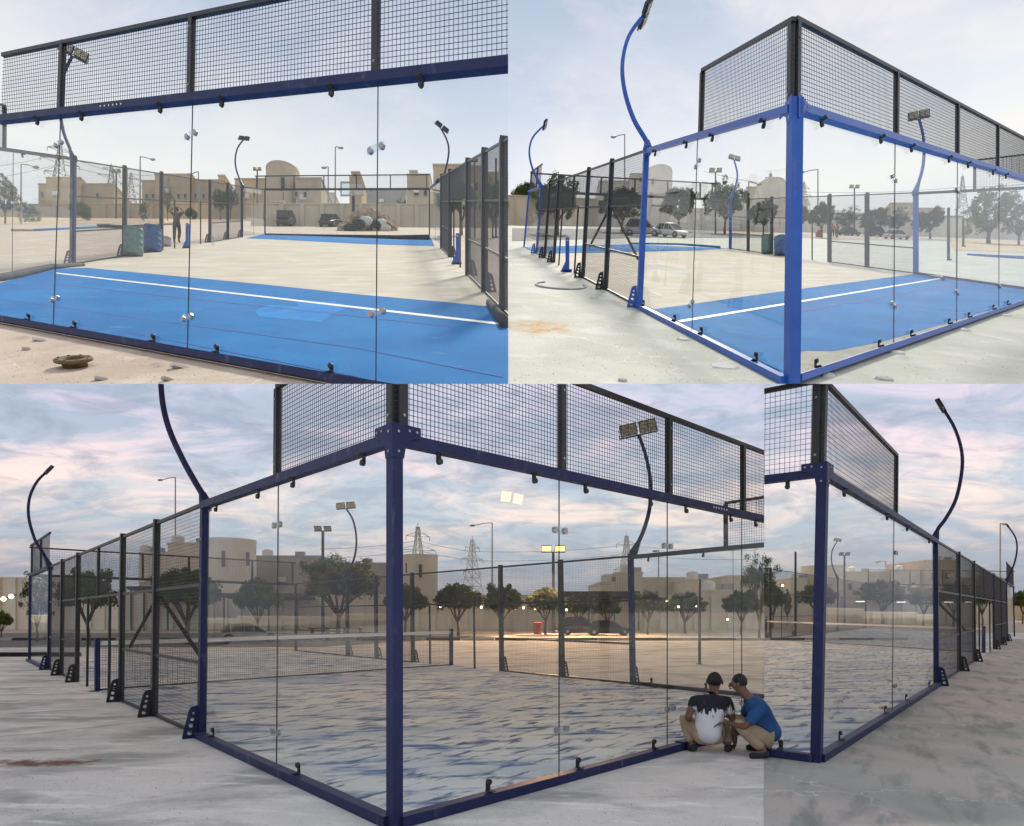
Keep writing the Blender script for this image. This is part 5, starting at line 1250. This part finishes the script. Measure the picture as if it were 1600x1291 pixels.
building(3, 'cream stepped building behind the blue curved pole', 980, [(963, 1004, 897, 0), (939, 964, 912, -1), (1004, 1070, 905, 1)], 'cream_wall', wins=[(945, 951, 925, 932, -1), (957, 962, 925, 932, -1), (1012, 1018, 925, 932, 1)])
building(3, 'beige building with flat canopy at the right of the lower court', 982, [(1070, 1112, 908, 2), (1082, 1152, 925, -3, 8), (1137, 1200, 902, 3)], 'pale_wall', doors=[(1100, 1108, 945, 980, 'dark_pane')], wins=[(1120, 1128, 945, 962, -3)])
street_lamp(3, 274, 746, 975, 253, 'pale street lamp with arm to the left over the left fence, lower court')
street_lamp(3, 769, 817, 978, 741, 'street lamp behind the right glass pane, arm to the left')
street_lamp(3, 1029, 860, 978, 1026, 'small street lamp behind the curved blue pole')
light_mast(3, 504.5, 824, 992, 'twin floodlight mast behind the left glass pane, lower court', 27, rpx=4.5)
light_mast(3, 864.5, 857, 990, 'lit orange floodlight mast behind the right glass pane', 38, lit='lit_warm', rpx=4)
la = bpy.data.lights.new('lit_mast_lamp', 'AREA'); la.energy = 2200; la.size = 1.0; la.color = (1, .56, .26)
lo = bpy.data.objects.new('lit_mast_lamp', la); col.objects.link(lo); lo.location = at(863, 863, G(3, 864.5, 990).y - .8); lo.rotation_euler = (Vector((-.1, -1, -.5))).to_track_quat('-Z', 'Y').to_euler()
pylon(3, 653, 817, 968, 190, 'nearest pylon behind the round storage tank'); pylon(3, 738, 838, 966, 220, 'pylon left of the lit floodlight mast', .9); pylon(3, 979, 832, 966, 240, 'pylon left of the blue curved pole', .3)
wire_run(3, [(500, 858), (653, 845), (738, 862), (979, 852), (1180, 860)], 'upper power line behind the right glass pane', 205)
wire_run(3, [(500, 872), (653, 860), (738, 876), (979, 866), (1180, 874)], 'lower power line behind the right glass pane', 205)
carport(3, 197, 300, 921, 5, 986, (205, 225, 262, 296), 'dark carport roof behind the left mesh fence'); carport(3, 340, 470, 932, 5, 986, (350, 420, 465), 'low dark carport roof behind the left glass pane')
carport(3, 880, 1000, 933, 9, 985, (882, 920, 960, 998), 'long dark carport over the parked cars, lower court')
car(3, 388, 1004, 72, .5, 'silver car parked behind the left glass pane, lower court', 'silver'); car(3, 905, 992, 46, .2, 'dark car under the long carport, left one', 'dark_car', True); car(3, 950, 993, 48, 0, 'dark car under the long carport, right one', 'dark_car')
lab = ['tree at the far left edge of the lower court', 'dark tree behind the far left navy posts', 'broad dark tree behind the doorway of the lower left fence', 'broad tree behind the last black post of the left fence', 'dark tree above the silver car', 'largest dark tree left of the navy corner post',
       'round tree just right of the navy corner post', 'round tree left of the lit mast, first of three', 'round tree left of the lit mast, nearest the mast', 'tree behind the lit mast', 'tree over the parked dark cars, left', 'tree over the parked dark cars, right', 'small tree right of the blue curved pole', 'round tree near the bare dark post', 'tree by the canopy building', 'tall loose tree at the right end of the lower court']
for i, (px, yb, yt, wd, k) in enumerate(((2, 1000, 955, 34, 0), (58, 1003, 890, 52, 2), (138, 1008, 888, 92, 0), (292, 1007, 888, 104, 1), (402, 998, 904, 70, 0), (528, 1000, 868, 124, 1), (634, 992, 914, 74, 0), (716, 994, 912, 78, 1), (784, 994, 912, 66, 0),
        (852, 992, 918, 60, 1), (905, 989, 926, 58, 0), (950, 989, 930, 50, 1), (1012, 992, 923, 52, 0), (1070, 990, 926, 68, 1), (1158, 992, 922, 56, 0), (1186, 1000, 862, 66, 2))):
    tree(3, px, yb, yt, wd, lab[i], k)
for px, py, lb in ((5.5, 936, 'left one of two bright white lamps at the far left edge'), (17.5, 932, 'right one of two bright white lamps at the far left edge'), (688, 948, 'small lamp just right of the navy corner post, under the trees'), (727, 945, 'small lamp under the round tree right of the corner post'),
        (752, 949, 'dimmest small lamp left of the first joint trees'), (806, 951, 'left of the close row of small lamps left of the lit mast'), (818, 950, 'middle of the close row of small lamps left of the lit mast'), (836, 951, 'right of the close row of small lamps left of the lit mast'), (885, 953, 'small lamp right of the black fence post beside the lit mast'),
        (1042, 939, 'small lamp at the second glass joint right of the blue pole'), (1060, 948, 'small lamp between the second joint and the bare post'), (1088, 948, 'small lamp against the bare dark post'), (1137, 968, 'lowest small lamp beneath the canopy building')):
    wall_lamp(3, px, py, 50, lb, .17 if px < 20 else .09)
mb = MB(); b = G(3, 17, 990)
T = thing('bin', G(3, 840, 991), 'small red bin between the trees under the lit mast', 'bin'); g = G(3, 840, 991); mb = MB(); mb.lathe([(0, 0), (.28, 0), (.33, .8), (.3, .8), (0, .75)], g, 16); part('bin_body', mb, M['red_paint'], T, 3); mb = MB(); mb.lathe([(.36, .8), (.36, .86), (0, .92)], g, 16); part('lid', mb, M['red_paint'], T, 3)
T = thing('bench', G(3, 526, 1001), 'dark table and bench beneath the largest dark tree', 'bench'); g = G(3, 526, 1001)
mb = MB(); mb.box(g + Vector((0, 0, .72)), 3.2, .7, .06); part('seat', mb, M['black_steel'], T, 3)
for x in (-1.4, -.5, .5, 1.4): mb = MB(); mb.box(g + Vector((x, 0, .35)), .08, .5, .7); part('leg', mb, M['black_steel'], T, 3)
# roadside kerb, black and white stones
kb = thing('road_kerb', G(3, 80, 1001), 'kerb of alternating dark and pale stones along the far road', 'kerb'); kme = {}
for m_ in ('kerb', 'black_rubber'):
    mb = MB(); mb.box((0, 0, .07), 1.96, .25, .16); kme[m_] = mesh_of('kerb_stone', mb, M[m_])
for i in range(34):
    inst('kerb_stone', kme['kerb' if i % 2 else 'black_rubber'], kb, Vector((-44 + i * 2.0, 38.5, 0)))
kb = thing('road_kerb', G(3, 10, 1027), 'low dark kerb at the near side of the road, far left', 'kerb')
for i in range(14): inst('kerb_stone', kme['black_rubber'], kb, Vector((-30 + i * 1.0, 24.5, 0)))

# floodlight behind the viewer that shows mirrored in the right glass pane
rdir = (at(800, 778, 1) - ceye).normalized(); nn = WAR.n; w0 = WAR.a
tt = (w0 - ceye).dot(nn) / rdir.dot(nn); hit = ceye + rdir * tt; ref = rdir - nn * 2 * rdir.dot(nn)
LP = hit + ref * 26
T = thing('light_mast', Vector((LP.x, LP.y, 0)), 'lit floodlight mast behind the viewer, seen mirrored in the glass', 'light mast')
mb = MB(); mb.tube([Vector((LP.x, LP.y, 0)), LP - Vector((0, 0, .3))], [.16, .12], 10); part('pole', mb, M['zinc'], T)
for s in (-1, 1):
    q = Vector((-nn.y, nn.x, 0)); toc = (hit - LP).normalized(); c = LP + q * s * .40; u = q * .34; v = toc.cross(q).normalized() * .26; e = toc * .06
    mb = MB(); mb.box8([c - u - v - e, c + u - v - e, c + u + v - e, c - u + v - e, c - u - v + e, c + u - v + e, c + u + v + e, c - u + v + e]); h = part('floodlight', mb, M['lamp_body'], T)
    c = c + toc * .068; u *= .9; v *= .88; e = toc * .006
    mb = MB(); mb.box8([c - u - v - e, c + u - v - e, c + u + v - e, c - u + v - e, c - u - v + e, c + u - v + e, c + u + v + e, c - u + v + e]); part('lens', mb, M['lit_hot'], h)

# loose grit and construction crumbs on the open ground
def grit(name, zone, n, pxr, pyr, seed, smin=.0015, smax=.006):
    r = random.Random(seed); mb = MB()
    for _ in range(n):
        p = G(zone, r.uniform(*pxr), r.uniform(*pyr)); s = r.uniform(smin, smax) * (1.6 if r.random() < .06 else 1)
        m = Euler((r.uniform(0, 6), r.uniform(0, 6), r.uniform(0, 6))).to_matrix()
        v = [p + Vector((0, 0, s * .4)) + m @ Vector(q) * s for q in ((1, 0, 0), (-1, 0, 0), (0, .8, 0), (0, -.8, 0), (0, 0, .6), (0, 0, -.6))]
        mb.add(v, [(0, 2, 4), (2, 1, 4), (1, 3, 4), (3, 0, 4), (2, 0, 5), (1, 2, 5), (3, 1, 5), (0, 3, 5)])
    o = part(name, mb, M['rubble'] if seed % 2 else M['kerb'], None, zone, fix=False)
    if o: o['kind'] = 'stuff'
grit('ground_grit', 3, 900, (-60, 330), (1150, 1330), 2); grit('ground_grit', 3, 500, (620, 1190), (1215, 1330), 4); grit('ground_grit', 4, 800, (1200, 1700), (1080, 1330), 8); grit('ground_grit', 3, 160, (-60, 330), (1150, 1330), 9)
grit('ground_grit', 2, 500, (800, 1180), (470, 600), 5, .002, .007); grit('ground_grit', 2, 250, (1270, 1590), (500, 600), 6, .002, .007); grit('ground_grit', 1, 350, (0, 480), (530, 600), 7, .002, .007)

# =================================================================== COURT B (lower right)
WBL = Wall(4, (1130, 1171, 1130, 752), (1273, 1190, 1283, 733))
WBR = Wall(4, (1273, 1190, 1283, 733), (1463, 1071.5, 1461.5, 843))
sheet('turf_sanded', 4, [(1130, 1171), (1273, 1190), (1463, 1071.5), (1585, 995), (1354, 982), (1309, 987), (1198, 999), (1130, 1006)], .014, M['sanded'])
glass_wall(4, WBL, [], 'glass wall left of the right-hand navy corner post', steel='navy_steel', top_cl=(1231.5,), bot_cl=(1221,), mesh=(0, 1, [1150], 3.94), cell=.055)
glass_wall(4, WBR, [1395.5], 'glass wall right of the right-hand navy corner post', steel='navy_steel', top_cl=(1314.7, 1382.5, 1414, 1449), bot_cl=(1308.7, 1380, 1413, 1449.5), patches=((1398.5, 2.42), (1397.5, .4)),
           mesh=(0, WBR.t(1401, 3.4), [1400], 3.94), cell=.055)
corner_post(4, WBR.P(0) + Vector((0, -.04, 0)), WBR.P(0, 3.03) + Vector((0, -.04, 0)), -WBL.d, WBR.d, 'navy corner post at the lower right', 'navy_steel', .105)
mesh_corner(4, WBL, WBR, 3.94, 'pair of black mesh uprights on the right-hand navy corner post')
MR = Wall(4, (1463, 1071.5, 1461.5, 843), (1585, 995, 1583.5, 916))
outR = MR.n if MR.n.x > 0 else -MR.n
mesh_fence(4, MR, [(1463, 'navy_steel'), (1499, 'black_steel'), (1522.5, 'black_steel'), (1553.5, 'black_steel'), (1564.5, 'black_steel'), (1573.5, 'navy_steel')],
           'black mesh side fence with doorway, right side of the lower right court', 0, MR.t(1573.5), outR, doors=(1530, 1546.5), short=(1537,), doorspan=(1524, 1552), reflection_bars=((1468, 1.75, 1516, .9),), pw=.10)
glass_wall(4, Wall(4, (1573.5, 1001.8, 1572.5, 909), (1585, 995, 1583.5, 916)), [], 'far glass return beside the navy end post, lower right court', steel='navy_steel', rail=False, sideposts=(1,), mesh=(0, 1, [1577, 1583], 4.0), cell=.08)
FB = Wall(4, (1354, 982, 1354, 911), (1585, 995, 1585, 916))
glass_wall(4, FB, [1400, 1446, 1492, 1540], 'far glass end wall with mesh above, back of the lower right court', steel='black_steel', rail=False, mesh=(0, 1, [1357, 1391, 1422, 1439, 1473, 1540], 3.9), cell=.09, marks=False)
OB = Wall(4, (1120, 1009, 1120, 876), (1354, 982, 1354, 911))
mesh_fence(4, OB, [(1204, 'black_steel'), (1243, 'black_steel'), (1309, 'black_steel'), (1353, 'black_steel')], 'black mesh side fence, far left side of the lower right court', 0, 1, -OB.n, doors=(1221,), pw=.12)
court_net(4, (1196.8, 999), (1537, 1021), 1.12, 1.0, 'black net with white tape across the lower right court', 'navy_steel')
floodpole(4, 1463, 1071.5, MR.n, MR.d, [(1461, 841), (1466, 826), (1478, 810), (1494, 779), (1503, 735), (1502, 702), (1491, 668), (1475, 641)], 'large curved navy floodlight pole bending left over the lower right court', 'navy_steel', r=.042, head=.30)
floodpole(4, 1573.5, 1001.8, MR.n, MR.d, [(1573, 907), (1584, 883), (1589, 860), (1587, 841), (1577, 825)], 'thin curved floodlight pole at the far right edge', 'navy_steel', r=.05, head=.30)
floodpole(4, 1309, 987.5, OB.n, OB.d, [(1309, 904), (1300, 882), (1300, 862), (1308, 846)], 'small curved floodlight pole right of the right-hand navy post', 'navy_steel', r=.06, head=.34, bar=(1, .2, -.1))
round_tank(4, 'round beige building right of the right-hand navy post', 1254, 1316, 885, 972, 'pale_wall', dome=.03)
building(4, 'beige block behind the lower right court, left of the middle tree', 972, [(1235, 1262, 905, -1), (1315, 1374, 895, 1)], 'pale_wall', wins=[(1325, 1331, 912, 922, 1), (1346, 1352, 912, 922, 1)])
building(4, 'long low beige block behind the joint of the lower right court', 972, [(1390, 1446, 893, 0)], 'pale_wall', wins=[(1400, 1406, 910, 922), (1424, 1430, 910, 922)])
building(4, 'tall beige building behind the right mesh fence', 972, [(1446, 1500, 877, -1), (1500, 1580, 905, 1)], 'tan_wall', wins=[(1508, 1515, 918, 930, 1), (1455, 1461, 895, 905, -1), (1476, 1482, 895, 905, -1), (1540, 1546, 918, 930, 1)])
long_wall(4, 'beige boundary wall behind the lower right court', 1120, 930, 975, 1585, 933, 975, 'pale_wall', piers=20)
long_wall(4, 'low tan wall at the far right edge', 1585, 933, 970, 1700, 935, 970, 'tan_wall', piers=4)
light_mast(4, 1243, 857, 980, 'slim dark mast left of the right-hand navy post', 3, rpx=3.4, heads=1)
light_mast(4, 1319.5, 862, 978, 'twin floodlight mast right of the right-hand navy post', 17, rpx=2.8)
street_lamp(4, 1563, 818, 970, 1567, 'tall street lamp at the far right'); street_lamp(4, 1384, 877, 970, 1374, 'small street lamp left of the glass joint, lower right court')
lab = ['dark tree at the left edge of the lower right court', 'small dark tree between two masts', 'dark round tree behind the right-hand navy post', 'middle round dark tree of the lower right court', 'dark tree left of the right fence', 'small pale tree right of the middle one', 'dark tree behind the right mesh fence', 'dark tree at the right picture edge', 'tree behind the far end of the right mesh fence']
for i, (px, yb, yt, wd, k) in enumerate(((1208, 982, 914, 36, 0), (1230, 978, 920, 14, 2), (1278, 980, 911, 62, 1), (1379, 975, 907, 74, 0), (1443, 978, 914, 46, 1), (1424, 974, 940, 26, 0), (1490, 980, 908, 46, 1), (1598, 975, 922, 30, 0), (1535, 978, 915, 40, 1))):
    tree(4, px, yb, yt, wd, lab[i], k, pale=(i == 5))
for i, (px, py) in enumerate(((1223, 915), (1344, 940), (1408, 941), (1482, 941), (1515, 941))):
    p = at(px, py, 62); T = thing('tube_lamp', p, ['round white lamp above the trees, lower right court', 'short glowing tube lamp on the wall right of the middle mast', 'glowing tube lamp on the wall right of the middle round tree', 'glowing tube lamp on the wall beside the right navy post', 'glowing tube lamp on the wall behind the right mesh fence'][i], 'lamp')
    mb = MB(); (mb.ell(p, .12, .12, .12, 10, 6) if i == 0 else mb.box(p, .8, .1, .08)); part('bulb', mb, M['tube' if i else 'lit_white'], T, 4)
    mb = MB(); mb.box(p + Vector((0, .12, .1)), .5, .12, .1); part('holder', mb, M['lamp_body'], T, 4)
print('objects', len(bpy.data.objects), 'tris', sum(len(m.polygons) for m in bpy.data.meshes))
